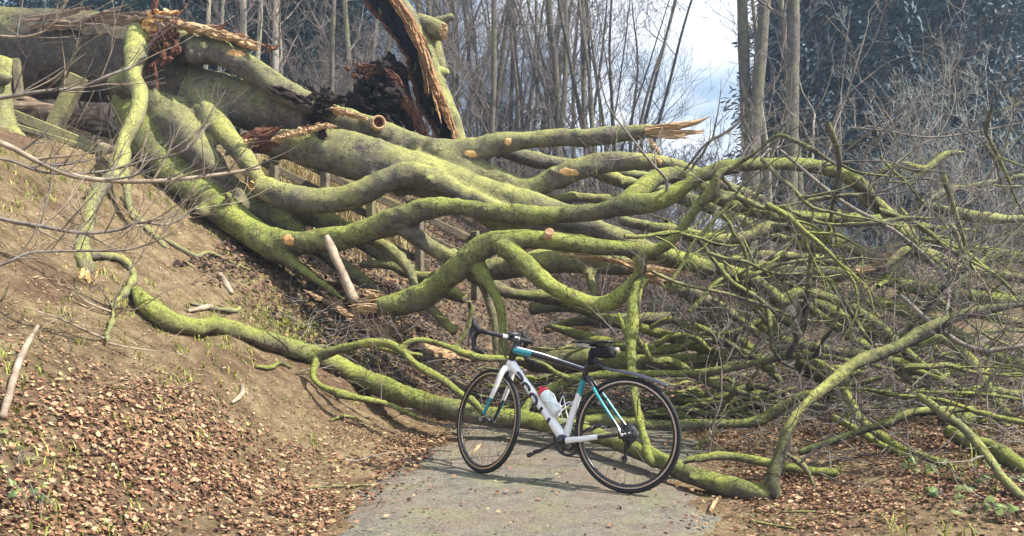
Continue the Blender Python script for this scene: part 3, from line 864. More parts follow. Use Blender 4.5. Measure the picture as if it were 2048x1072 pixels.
def build_broken_limb():
    root = empty('broken_limb', P(900, 560, 8.7) * np.array([1, 1, 0]),
                 'massive broken beech limb with torn rotten left end, slanting down over the other limbs', 'limb')
    limbs = [
        LB('limb', 'bark', [(505, 292, 22, 9.2), (560, 288, 36, 9.1), (640, 298, 48, 9.0), (720, 315, 54, 8.9), (800, 337, 54, 8.8), (880, 364, 50, 8.7), (960, 390, 42, 8.6), (1040, 408, 36, 8.5), (1110, 428, 30, 8.4), (1200, 462, 25, 8.25), (1300, 500, 20, 8.1), (1400, 520, 15, 8.0)]),
        LB('limb', 'bark', [(655, 232, 26, 9.3), (700, 248, 33, 9.25), (760, 270, 34, 9.2), (830, 296, 34, 9.1), (890, 308, 34, 9.0), (940, 305, 34, 8.9), (1000, 286, 26, 8.8), (1080, 278, 23, 8.7), (1180, 274, 21, 8.6), (1270, 266, 19, 8.5), (1312, 262, 15, 8.45)]),
        LB('limb', 'bark', [(860, 300, 34, 9.0), (930, 335, 32, 8.9), (1000, 362, 28, 8.8), (1060, 378, 27, 8.7), (1120, 352, 27, 8.6), (1180, 332, 25, 8.5), (1260, 322, 22, 8.4), (1330, 326, 19, 8.3), (1390, 345, 16, 8.2), (1450, 372, 13, 8.2), (1530, 400, 10, 8.3)]),
        LB('limb', 'bark', [(960, 285, 18, 9.2), (1010, 302, 18, 9.25), (1060, 318, 18, 9.3), (1130, 328, 17, 9.35), (1210, 340, 15, 9.4), (1290, 352, 12, 9.4), (1370, 360, 10, 9.4)]),
        LB('limb', 'bark', [(520, 375, 29, 8.75), (580, 394, 31, 8.65), (645, 402, 31, 8.55), (705, 393, 31, 8.5), (755, 370, 30, 8.45), (810, 350, 29, 8.42), (868, 358, 25, 8.4), (920, 385, 19, 8.35), (980, 410, 18, 8.3), (1050, 438, 16, 8.3)]),
        LB('stub', 'bark', [(735, 255, 22, 9.15), (750, 248, 17, 9.0), (757, 245, 13, 8.95)]),
        LB('branch', 'bark', [(1240, 440, 12, 7.9), (1280, 450, 13, 7.8), (1348, 463, 14, 7.7), (1434, 479, 13, 7.7), (1497, 473, 13, 7.8), (1540, 455, 14, 7.9), (1590, 452, 13, 8.0), (1640, 470, 11, 8.0), (1700, 500, 9, 8.0)]),
        LB('branch', 'bark', [(1100, 400, 12, 8.8), (1160, 395, 12, 8.8), (1230, 402, 12, 8.8), (1300, 420, 11, 8.7)]),
        LB('limb', 'bark', [(900, 385, 16, 8.75), (980, 440, 20, 8.65), (1060, 478, 19, 8.5), (1150, 496, 17, 8.4), (1240, 520, 14, 8.3)]),
        LB('limb', 'bark', [(1000, 405, 18, 8.65), (1080, 452, 22, 8.5), (1180, 480, 22, 8.35), (1300, 508, 20, 8.2), (1410, 545, 17, 8.0), (1500, 590, 14, 7.8), (1600, 660, 11, 7.6)]),
        LB('limb', 'bark', [(1180, 340, 15, 8.9), (1260, 368, 17, 8.8), (1340, 388, 16, 8.6), (1430, 418, 15, 8.4), (1540, 470, 13, 8.2), (1640, 500, 11, 8.0)]),
        LB('limb', 'bark', [(1390, 525, 14, 8.0), (1460, 526, 20, 7.8), (1535, 539, 21, 7.6), (1609, 547, 21, 7.5), (1684, 549, 20, 7.4), (1743, 541, 18, 7.3), (1777, 526, 16, 7.3), (1807, 506, 15, 7.3), (1844, 509, 15, 7.3), (1889, 524, 15, 7.3), (1945, 543, 14, 7.2), (2048, 556, 13, 7.1), (2150, 570, 11, 7.0)]),
        LB('branch', 'bark', [(1480, 520, 11, 8.4), (1505, 512, 12, 8.4), (1572, 515, 12, 8.4), (1628, 518, 11, 8.4), (1684, 528, 9, 8.4)]),
        LB('branch', 'bark', [(1710, 360, 15, 7.9), (1735, 395, 15, 7.85), (1770, 425, 15, 7.8), (1800, 455, 15, 7.7), (1850, 505, 14, 7.6), (1910, 555, 12, 7.5), (1980, 610, 10, 7.4)]),
        LB('branch', 'bark', [(1840, 408, 12, 8.2), (1867, 416, 12, 8.2), (1908, 424, 12, 8.1), (1964, 435, 11, 8.0), (2060, 440, 9, 8.0)]),
        LB('branch', 'bark', [(1730, 395, 9, 7.8), (1760, 350, 10, 7.6), (1800, 330, 10, 7.5), (1850, 340, 9, 7.4), (1890, 310, 7, 7.4), (1930, 305, 5, 7.4)]),
        LB('branch', 'bark', [(1860, 400, 10, 8.3), (1900, 380, 9, 8.4), (1960, 370, 8, 8.4), (2050, 352, 6, 8.4)]),
    ]
    C, R, I = blended(root, limbs, 0.021, 6, 0.009, 8, 0.86, ('branch', 'stub'))
    # crooked mossy crown branches crowding the right
    g = np.random.default_rng(202)
    for i in range(46):
        px, py, D = g.uniform(1450, 2080), g.uniform(430, 780), g.uniform(5.6, 8.2)
        q = P(px, py, D)
        if q[2] < ground(q[0], q[1]) + 0.12: continue
        a = g.normal(0.1, 0.7); d = np.array([math.cos(a), g.normal(0, 0.5), math.sin(a) - 0.12])
        mb = MB(); twiggy(mb, q - d * 0.8, d, g.uniform(1.0, 2.3), g.uniform(0.012, 0.027), g, 2, -0.01, 6, 0.36, (2, 5), 0.002)
        mb.build('crown_branch', M['bark_mossy' if g.random() < 0.5 else 'bark'], root)
    # ragged rotten end
    g = np.random.default_rng(31)
    mb = MB()
    for i in range(16):
        a = P(446 + g.uniform(0, 60), 288 + g.uniform(-8, 22), 9.0); b = P(560 + g.uniform(-40, 70), 262 + g.uniform(-8, 30), 8.95)
        shard(mb, a, b, g.uniform(0.06, 0.15), 0.06, 300 + i, up=(0, -0.8, 0.6))
    mb.build('torn_wood', M['redrot'], root, smooth_=False)
    mb = MB()
    for i in range(10):
        a = P(444 + g.uniform(0, 12), 293 + g.uniform(-5, 10), 8.9); b = P(500 + g.uniform(-6, 8), 290 + g.uniform(-7, 10), 8.85)
        shard(mb, a, b, g.uniform(0.04, 0.09), 0.05, 330 + i, up=(0, -0.9, 0.4))
    mb.build('torn_wood', M['torn'], root, smooth_=False); mb = MB()
    for i in range(12):
        a = P(540 + i * 9, 278 - i * 2.5 + g.uniform(-4, 4), 8.75); b = P(575 + i * 9, 272 - i * 2.2 + g.uniform(-6, 6), 8.75)
        shard(mb, a, b, g.uniform(0.05, 0.08), 0.04, 350 + i, up=(0, -0.8, 0.6))
    mb.build('torn_wood', M['torn'], root, smooth_=False); mb = MB()
    for i in range(8):
        a = P(585 + g.uniform(-5, 5), 192 + i * 2, 9.1); b = P(640 + g.uniform(-8, 10), 212 + g.uniform(-8, 6), 9.05)
        shard(mb, a, b, g.uniform(0.05, 0.09), 0.05, 370 + i, up=(0, -0.9, 0.4))
    mb.build('torn_wood', M['torn'], root, smooth_=False, )
    mb = MB()
    for i in range(34):
        c = P(g.uniform(616, 662), g.uniform(195, 285), 9.0 + g.uniform(-0.1, 0.2))
        shard(mb, c, c + g.normal(0, 0.12, 3) + np.array([0, 0, 0.06]), g.uniform(0.06, 0.16), 0.08, 390 + i, up=(0.2, -1, 0.2))
    mb.build('rotten_wood', M['rot'], root, smooth_=False)
    mb = MB()
    for i in range(15):
        t = i / 14
        x = 665 + 75 * t; y = 222 + 22 * t - 4 * math.sin(3 * t)
        shard(mb, P(x - 10, y - 3, 9.0), P(x + 12, y + 3 + g.uniform(-3, 3), 9.0), 0.05, 0.05, 430 + i, up=(0, -0.5, 0.8))
    mb.build('torn_wood', M['torn'], root, smooth_=False)
    # hollow knot hole
    mb = MB(); c = P(757, 245, 8.9); ax = np.array([0.35, -0.9, -0.05]); ax /= np.linalg.norm(ax)
    s = np.cross(ax, (0, 0, 1)); s /= np.linalg.norm(s); u = np.cross(s, ax)
    Mx = np.column_stack([ax, s, u, c])
    lathe(mb, [(-0.06, 0.082), (0.02, 0.078), (0.028, 0.066), (0.018, 0.056), (-0.05, 0.045), (-0.10, 0.002)], Mx, 20)
    mb.build('knot_hole', M['torn'], root)
    mb = MB(); lathe(mb, [(0.004, 0.052), (-0.03, 0.04), (-0.032, 0.001)], Mx, 16); mb.build('knot_rot', M['redrot'], root)
    torn_end('torn_wood', root, P(1315, 262, 8.42), (1, -0.05, 0.0), 0.085, 19, 'torn', 13, 0.42)
    mb = MB()
    tube(mb, [P(1290, 262, 8.45), P(1340, 254, 8.4), (P(1390, 245, 8.35)), P(1420, 233, 8.3)], [0.05, 0.045, 0.028, 0.006], 7, lump=0.1)
    shard(mb, P(1300, 268, 8.42), P(1405, 265, 8.35), 0.07, 0.04, 71); shard(mb, P(1300, 272, 8.4), P(1372, 276, 8.35), 0.06, 0.03, 72)
    shard(mb, P(1296, 275, 8.4), P(1322, 312, 8.3), 0.07, 0.03, 73, up=(0, -1, 0))
    mb.build('splinter', M['torn'], root, smooth_=False)
    for a in ((1016, 283, 9, 7), (942, 308, 14, 7), (1138, 344, 19, 9), (1319, 322, 5, 7)):
        scar(root, *a)
    torn_end('torn_wood', root, P(516, 374, 8.7), (-0.6, -0.6, 0.3), 0.08, 23, 'fresh', 14, 0.12)
    mb = MB(); shard(mb, P(1738, 538, 7.2), P(1786, 502, 7.15), 0.11, 0.05, 77, up=(0, -1, 0.3)); shard(mb, P(1690, 548, 7.15), P(1750, 535, 7.15), 0.08, 0.04, 78, up=(0, -1, 0.5)); mb.build('splinter', M['torn'], root, smooth_=False)
    g = np.random.default_rng(55)
    side_branches(root, C, R, g, 30, lambda c, r: px_of(c)[0] > 1380 and r < 0.13, (0.7, 1.7), (0.007, 0.016), (0.5, -0.25, 0.3))

def build_low_limb():
    root = empty('torn_limb', P(1000, 745, 7.2) * np.array([1, 1, 0]) + np.array([0, 0, 0.3]),
                 'bright green mossy limb torn off beside a splintered plank, arching low behind the bicycle', 'limb')
    limbs = [
        LB('limb', 'bark_mossy', [(728, 604, 12, 7.7), (775, 611, 26, 7.6), (845, 592, 34, 7.5), (905, 548, 34, 7.35), (955, 503, 30, 7.25), (1015, 480, 27, 7.15), (1090, 480, 24, 7.05), (1170, 490, 23, 7.0), (1250, 498, 22, 6.95), (1330, 512, 20, 6.9), (1400, 532, 19, 6.9), (1450, 540, 18, 6.9), (1500, 556, 18, 6.85), (1540, 585, 17, 6.8), (1562, 605, 16, 6.8), (1590, 588, 14, 6.8), (1630, 588, 13, 6.85), (1684, 606, 13, 6.9), (1740, 638, 13, 6.9), (1800, 688, 12, 6.9), (1860, 740, 10, 6.8), (1940, 790, 8, 6.7)]),
        LB('limb', 'bark_mossy', [(955, 535, 24, 7.3), (980, 570, 15, 7.15), (1000, 615, 13, 7.05), (1006, 680, 13, 7.0), (1008, 745, 13, 7.0)]),
        LB('limb', 'bark', [(962, 555, 16, 7.3), (976, 600, 11, 7.35), (990, 650, 10, 7.35), (994, 720, 10, 7.35)]),
        LB('branch', 'bark_mossy', [(1005, 490, 22, 7.15), (1045, 523, 18, 7.0), (1095, 568, 16, 6.85), (1150, 597, 16, 6.75), (1208, 610, 17, 6.7), (1245, 588, 16, 6.65), (1278, 550, 14, 6.6), (1286, 512, 13, 6.55), (1330, 492, 12, 6.5), (1362, 462, 11, 6.45), (1396, 412, 11, 6.4), (1424, 385, 11, 6.35), (1436, 350, 9, 6.3), (1470, 330, 8, 6.3), (1508, 308, 7, 6.2), (1552, 272, 6, 6.1), (1590, 282, 6, 6.0), (1625, 300, 6, 5.9), (1680, 335, 5, 5.9)]),
        LB('branch', 'bark_mossy', [(1296, 566, 10, 6.5), (1280, 568, 12, 6.48), (1268, 605, 13, 6.4), (1265, 650, 12, 6.3), (1262, 700, 11.5, 6.2), (1264, 745, 11, 6.05), (1270, 790, 10, 5.9), (1278, 835, 10, 5.7), (1290, 880, 10, 5.45), (1303, 922, 12, 5.25), (1318, 932, 6, 5.2)]),
        LB('branch', 'bark_mossy', [(1236, 625, 5, 6.4), (1250, 660, 8, 6.3), (1258, 690, 8, 6.25), (1262, 700, 9, 6.2)]),
        LB('branch', 'bark_mossy', [(1270, 675, 8, 6.3), (1290, 700, 8, 6.35), (1308, 722, 8, 6.4), (1335, 720, 9, 6.5), (1365, 735, 8, 6.5), (1385, 752, 7, 6.5)]),
        LB('limb', 'bark_mossy', [(1470, 550, 16, 6.95), (1500, 595, 17, 6.95), (1532, 632, 16, 6.95), (1552, 665, 14, 7.0), (1570, 720, 12, 7.0)]),
        LB('branch', 'bark_mossy', [(1600, 600, 10, 7.1), (1640, 632, 10, 7.1), (1680, 660, 10, 7.0), (1720, 688, 10, 6.9), (1765, 715, 9, 6.8), (1830, 770, 8, 6.6)]),
        LB('limb', 'bark_mossy', [(1700, 540, 12, 7.4), (1777, 561, 16, 7.3), (1833, 574, 17, 7.2), (1908, 586, 17, 7.1), (2046, 604, 15, 7.0), (2150, 615, 13, 6.9)]),
        LB('branch', 'bark', [(1340, 580, 10, 7.2), (1390, 590, 12, 7.1), (1430, 610, 12, 7.1), (1480, 640, 11, 7.1), (1530, 680, 10, 7.0)]),
        LB('branch', 'bark', [(900, 505, 13, 8.3), (960, 560, 14, 8.25), (1040, 590, 13, 8.2), (1130, 586, 11, 8.1)]),
        LB('branch', 'bark_mossy', [(1020, 590, 9, 8.2), (1120, 602, 12, 8.0), (1220, 640, 12, 7.8), (1330, 670, 11, 7.6), (1450, 715, 9, 7.4)]),
        LB('branch', 'bark_mossy', [(1100, 652, 8, 7.9), (1200, 682, 11, 7.7), (1300, 700, 10, 7.5), (1420, 688, 8, 7.3)]),
        LB('branch', 'bark_mossy', [(1330, 560, 11, 7.5), (1420, 622, 13, 7.4), (1500, 700, 12, 7.2), (1560, 760, 9, 7.0)]),
        LB('branch', 'bark_mossy', [(1400, 600, 9, 7.4), (1500, 640, 12, 7.3), (1600, 700, 11, 7.2), (1700, 780, 9, 6.9)]),
        LB('branch', 'bark_mossy', [(1520, 545, 11, 7.7), (1620, 600, 13, 7.6), (1720, 652, 12, 7.5), (1850, 690, 9, 7.3)]),
        LB('branch', 'bark', [(1640, 470, 11, 7.9), (1750, 520, 14, 7.8), (1880, 600, 13, 7.6), (2050, 650, 11, 7.4)]),
        LB('branch', 'bark_mossy', [(1560, 680, 9, 6.9), (1660, 700, 11, 6.8), (1780, 722, 10, 6.7), (1900, 770, 8, 6.5)]),
        LB('branch', 'bark_mossy', [(1750, 600, 12, 7.3), (1850, 640, 14, 7.2), (1950, 690, 13, 7.1), (2060, 740, 11, 7.0)]),
        LB('branch', 'bark', [(1850, 482, 10, 7.9), (1950, 500, 13, 7.9), (2060, 520, 12, 7.8)]),
        LB('branch', 'bark', [(1425, 385, 7, 6.35), (1464, 388, 6, 6.3), (1527, 416, 6, 6.2), (1564, 412, 5.5, 6.1), (1665, 394, 5, 6.0), (1732, 386, 5, 5.9), (1758, 367, 5, 5.8), (1850, 366, 4.5, 5.7), (2048, 374, 4, 5.6)]),
        LB('branch', 'bark', [(1564, 412, 6, 6.1), (1609, 435, 6, 6.0), (1665, 449, 6, 5.9), (1758, 446, 5.5, 5.8), (1796, 438, 5, 5.8), (1870, 437, 4, 5.7)]),
        LB('branch', 'bark', [(1440, 400, 8, 6.3), (1475, 395, 6, 6.3), (1495, 410, 7, 6.4), (1440, 350, 6, 6.35)]),
    ]
    C, R, I = blended(root, limbs, 0.014, 6, 0.007, 15, 0.78, ('branch',))
    torn_end('torn_wood', root, P(745, 606, 7.62), (-1, 0.1, 0.0), 0.12, 41, 'torn', 14, 0.22)
    mb = MB()
    lathe(mb, [(-0.05, 0.045), (0.02, 0.040), (0.024, 0.034), (0.018, 0.02), (0.02, 0.001)], np.column_stack([np.array([0.1, -0.8, 0.58]), np.array([1, 0.1, 0]), np.array([0, 0.58, 0.8]), P(1098, 466, 6.95)]), 14)
    mb.build('cut_stub', M['torn'], root)
    g = np.random.default_rng(77)
    side_branches(root, C, R, g, 38, lambda c, r: px_of(c)[0] > 1330 and r < 0.10, (0.5, 1.5), (0.005, 0.012), (0.3, -0.2, 0.35))
    side_branches(root, C, R, g, 16, lambda c, r: 940 < px_of(c)[0] < 1300 and px_of(c)[1] > 560, (0.3, 0.7), (0.003, 0.006), (0.3, -0.3, 0.1), 1)

def build_log():
    zz = lambda px, py, r: (px, py, r, GD(px, py + r * 1.0))
    main = [zz(272, 585, 12), zz(296, 612, 21), zz(338, 642, 22), zz(390, 654, 20), zz(440, 652, 18), zz(500, 670, 19), zz(560, 690, 19), zz(610, 706, 20), zz(660, 723, 21), zz(720, 755, 23),
            (800, 788, 22, 6.85), (880, 813, 22, 6.6), (960, 830, 21, 6.5), (1040, 840, 21, 6.4), (1110, 852, 19, 6.2), (1180, 868, 17, 5.95), (1240, 888, 17, 5.65), (1300, 912, 17, 5.35), (1360, 942, 20, 5.05), (1430, 967, 21, 4.85), (1500, 984, 20, 4.72), (1548, 988, 18, 4.68)]
    base = P(900, 835, 6.6); base[2] = 0.02
    root = empty('fallen_branch', base, 'long green mossy branch lying from the bank across the road behind the bicycle wheels', 'branch')
    limbs = [
        LB('stem', 'bark_mossy', main),
        LB('branch', 'bark_dark', [(1546, 992, 18, 4.68), (1546, 955, 16, 4.68), (1562, 905, 14, 4.7), (1578, 855, 12, 4.74), (1612, 810, 13, 4.8), (1660, 769, 14, 4.88), (1718, 724, 16, 4.95), (1782, 698, 13, 5.0), (1840, 668, 13, 5.1), (1900, 640, 13, 5.2), (1960, 622, 10, 5.3), (2070, 605, 7, 5.4)]),
        LB('branch', 'bark_mossy', [(625, 716, 13, 6.7), (660, 705, 12, 6.6), (705, 692, 11, 6.5), (758, 685, 10, 6.4), (798, 697, 9, 6.3), (836, 732, 9, 6.2), (888, 762, 8, 6.1), (925, 792, 7, 6.0), (945, 802, 8, 5.95), (968, 830, 6, 5.9)]),
        LB('branch', 'bark_mossy', [(796, 700, 8, 6.3), (828, 682, 8, 6.3), (873, 685, 8, 6.3), (948, 713, 8, 6.3), (1018, 718, 7, 6.35), (1080, 725, 6, 6.4), (1120, 750, 6, 6.45), (1170, 765, 4, 6.5)]),
        LB('branch', 'bark_mossy', [(905, 702, 6, 6.3), (932, 665, 7, 6.3), (940, 635, 6, 6.3), (948, 612, 5, 6.3)]),
        LB('branch', 'bark_mossy', [(634, 722, 8, 6.62), (626, 748, 7, 6.45), (640, 770, 7, 6.3), (680, 788, 8, 6.2), (740, 800, 8, 6.2), (785, 812, 8, 6.25), (840, 838, 6, 6.15)]),
        LB('branch', 'bark_mossy', [(700, 700, 7, 6.6), (730, 690, 6, 6.6), (790, 702, 6, 6.55), (845, 712, 5, 6.5)]),
        LB('branch', 'bark_mossy', [(1050, 838, 10, 6.4), (1052, 815, 9, 6.45), (1070, 795, 9, 6.5), (1110, 775, 9, 6.5), (1165, 756, 9, 6.5), (1230, 748, 8, 6.5), (1300, 747, 8, 6.4), (1380, 748, 9, 6.3), (1450, 738, 9, 6.2), (1530, 722, 9, 6.1), (1580, 712, 9, 6.0), (1640, 712, 8, 5.9), (1700, 722, 7, 5.8), (1790, 740, 5, 5.7)]),
        LB('branch', 'bark_dark', [(1576, 714, 8, 5.95), (1592, 680, 7, 5.9), (1609, 648, 6.5, 5.9), (1617, 569, 6, 5.8), (1624, 500, 5.5, 5.8), (1628, 462, 4, 5.8)]),
        LB('branch', 'bark_dark', [(1630, 712, 7, 5.9), (1652, 675, 6, 5.85), (1672, 645, 5, 5.8), (1678, 610, 5, 5.8)]),
        LB('branch', 'bark_mossy', [(1390, 752, 7, 6.3), (1430, 770, 8, 6.25), (1470, 782, 7, 6.2), (1500, 790, 5, 6.2)]),
        LB('branch', 'bark_mossy', [(1150, 852, 12, 6.1), (1190, 838, 12, 6.05), (1260, 846, 12, 6.0), (1350, 853, 11, 5.95), (1440, 848, 11, 5.9), (1512, 843, 12, 5.85), (1560, 815, 10, 5.8), (1605, 792, 9, 5.7), (1655, 780, 7, 5.6), (1720, 777, 6, 5.5), (1790, 790, 6, 5.4), (1880, 800, 6, 5.3), (1970, 828, 6, 5.2), (2060, 848, 6, 5.1)]),
        LB('branch', 'bark_mossy', [(1345, 930, 8, 5.15), (1390, 918, 9, 5.2), (1450, 912, 9, 5.25), (1540, 926, 9, 5.2), (1600, 940, 10, 5.15), (1674, 946, 10, 5.1)]),
        LB('branch', 'bark', [(1562, 900, 7, 4.72), (1590, 920, 6, 4.75), (1612, 940, 6, 4.75), (1630, 975, 4, 4.72)]),
        LB('branch', 'bark_mossy', [(1352, 820, 5, 6.5), (1385, 812, 6, 6.45), (1425, 805, 6, 6.4), (1455, 802, 6, 6.35), (1470, 782, 6, 6.3), (1490, 772, 5, 6.3)]),
        LB('stub', 'bark_mossy', [(438, 650, 12, 6.3), (430, 636, 8, 6.25), (428, 630, 6, 6.25)]),
        LB('stub', 'bark_mossy', [(325, 640, 14, 6.0), (318, 618, 9, 5.95), (316, 612, 8, 5.95)]),
    ]
    C, R, I = blended(root, limbs, 0.0115, 5, 0.006, 22, 0.95)
    g = np.random.default_rng(91)
    side_branches(root, C, R, g, 28, lambda c, r: px_of(c)[0] > 1380 and r < 0.07, (0.35, 1.1), (0.003, 0.008), (0.2, -0.1, 0.3))
    side_branches(root, C, R, g, 16, lambda c, r: 350 < px_of(c)[0] < 900, (0.2, 0.5), (0.002, 0.004), (0.1, -0.3, 0.3), 1)
    mb = MB()
    twiggy(mb, P(578, 700, 6.5), (0.0, -0.2, 1.0), 0.42, 0.009, np.random.default_rng(8), 1, 0, 5, 0.5)
    mb.build('side_branch', M['bark_dark'], root)

def loose_branch(L, mat, label, name='fallen_branch', cat='branch', twigs=0, seed=0, k=10):
    L = [(a, b, r, min(d, GD(a, b + r * 0.7))) if b > 640 and a < 2048 else (a, b, r, d) for a, b, r, d in L]
    pts, rad = limb_pts(L)
    root = empty(name, (pts[0][0], pts[0][1], min(p[2] for p in pts)), label, cat)
    mb = MB(); tube(mb, pts, rad, k, step=0.03, lump=0.10, seed=seed * 0.37 + 0.1)
    mb.build('stem', M[mat], root)
    if twigs:
        g = np.random.default_rng(seed)
        c, r = spline(pts, rad, 0.05)
        side_branches(root, c, r, g, twigs, lambda a, b: True, (0.3, 0.9), (0.003, 0.007), (0.2, -0.15, 0.3), 2, 'twig')
    return root

def build_loose():
    gd = lambda px, py, r=0: (px, py, GD(px, py + r))
    loose_branch([(1840, 792, 8, 5.2), (1880, 822, 8.5, 5.0), (1930, 860, 9, 4.8), (1975, 912, 9, 4.6), (2005, 955, 9, 4.45), (2047, 998, 9, 4.3)], 'bark', 'smooth curving olive branch sweeping down to the lower right corner', twigs=6, seed=2)
    loose_branch([(1690, 782, 8, 6.3), (1720, 836, 9, 6.1), (1758, 868, 9, 5.9), (1807, 900, 9, 5.7), (1900, 932, 9, 5.5)], 'bark_mossy', 'mossy straight branch slanting down beneath the dark leaning branch at right', twigs=5, seed=3)
    loose_branch([(1665, 834, 7, 6.1), (1721, 864, 7, 5.9), (1770, 894, 7, 5.7), (1830, 920, 6, 5.6)], 'bark_mossy', 'thinner mossy branch lying beside the straight slanting one at right', twigs=4, seed=4)
    loose_branch([(1896, 862, 14, 5.6), (1945, 888, 17, 5.45), (1990, 902, 18, 5.3), (2047, 938, 18, 5.1)], 'bark_mossy', 'thick green branch with an orange broken tip at the right edge', twigs=3, seed=5)
    loose_branch([(1600, 905, 6, 5.35), (1720, 862, 7, 5.5), (1780, 845, 9, 5.5), (1800, 832, 10, 5.5), (1850, 822, 8, 5.5), (1950, 818, 6, 5.5)], 'bark_dark', 'dark bare branch bent like an elbow low on the right', twigs=6, seed=6)
    loose_branch([(1840, 690, 9, 6.6), (1890, 680, 10, 6.5), (1950, 730, 11, 6.4), (1990, 800, 10, 6.3), (2060, 880, 8, 6.2)], 'bark_mossy', 'mossy bowed branch dropping at the far right behind the twigs', twigs=8, seed=7)
    loose_branch([(1880, 830, 13, 6.3), (1950, 838, 14, 6.3), (2060, 850, 14, 6.2)], 'bark_mossy', 'short thick mossy log low at the right edge under bare twigs', twigs=3, seed=17)
    loose_branch([(1600, 720, 22, 7.4), (1640, 745, 24, 7.3), (1690, 775, 20, 7.2)], 'bark_mossy', 'stout mossy log end resting behind the horizontal dark branch', twigs=4, seed=18)
    loose_branch([(1700, 640, 20, 7.9), (1760, 670, 22, 7.8), (1830, 715, 20, 7.7)], 'bark_mossy', 'stout mossy log slanting under the twig tangle right of centre', twigs=6, seed=19)
    loose_branch([(1010, 705, 12, 8.6), (1080, 722, 24, 8.4), (1180, 720, 26, 8.2), (1290, 728, 25, 8.0), (1400, 725, 20, 7.8), (1480, 700, 12, 7.7)], 'bark', 'thick dull green log lying on the road behind the saddle', twigs=3, seed=8)
    loose_branch([(1090, 660, 8, 9.0), (1160, 645, 13, 8.9), (1260, 640, 14, 8.8), (1340, 635, 12, 8.8)], 'bark', 'half hidden mossy log under the arching limb, farther back', twigs=10, seed=9)
    loose_branch([(860, 615, 10, 8.0), (885, 640, 10, 7.8), (908, 662, 9, 7.6)], 'bark', 'short dull green stick leaning under the arching limb', twigs=0, seed=10)
    loose_branch([(1060, 620, 11, 8.7), (1110, 612, 12, 8.7), (1180, 616, 12, 8.7)], 'bark', 'brown green stick lying flat beneath the branch fork', twigs=6, seed=11)
    loose_branch([(1300, 655, 5, 7.5), (1345, 640, 8, 7.4), (1400, 668, 9, 7.3), (1470, 665, 7, 7.2), (1530, 640, 5, 7.1)], 'bark_mossy', 'thin mossy branch with drooping middle left of the upright stick', twigs=12, seed=12)
    loose_branch([(1350, 700, 5, 7.0), (1400, 680, 7, 7.0), (1460, 690, 7, 6.9), (1530, 725, 6, 6.8)], 'bark_mossy', 'thin mossy branch arching over leaf litter behind the mudguard', twigs=12, seed=13)
    loose_branch([(1310, 690, 6, 6.9), (1345, 672, 6, 6.85), (1390, 675, 5, 6.8), (1420, 700, 4, 6.7)], 'bark_mossy', 'pale green twiggy branch hooked beside the upright mossy stem', twigs=5, seed=14)
    loose_branch([(1660, 560, 5, 6.0), (1760, 700, 4, 5.6), (1830, 640, 6, 5.5), (1900, 560, 5, 5.4), (1960, 500, 3, 5.4)], 'bark_dark', 'thin dark branch rising steeply before the tangle at right', twigs=12, seed=15)
    loose_branch([(1390, 470, 4, 6.6), (1460, 560, 5, 6.4), (1530, 610, 5, 6.2), (1545, 690, 5, 6.0), (1560, 720, 4, 5.9)], 'bark_dark', 'thin dark branch hanging down left of the upright stick', twigs=10, seed=16)
    loose_branch([(1560, 300, 3, 6.4), (1680, 400, 4, 6.2), (1800, 470, 4, 6.0), (1890, 560, 4, 5.8), (1890, 650, 3, 5.6)], 'twig', 'thin brown branch slanting across the upper right tangle', twigs=14, seed=21)
    loose_branch([(1700, 255, 1.6, 7.0), (1770, 262, 2, 6.9), (1860, 275, 2, 6.8), (1960, 262, 2, 6.8), (2070, 240, 1.6, 6.7)], 'twig', 'thin twiggy branch running level before the blue conifers', twigs=14, seed=22)
    loose_branch([(1800, 590, 4, 5.4), (1880, 660, 5, 5.2), (1960, 700, 5, 5.1), (2060, 690, 4, 5.0)], 'twig', 'brown branch dipping at the right edge above the dark leaning one', twigs=14, seed=23)
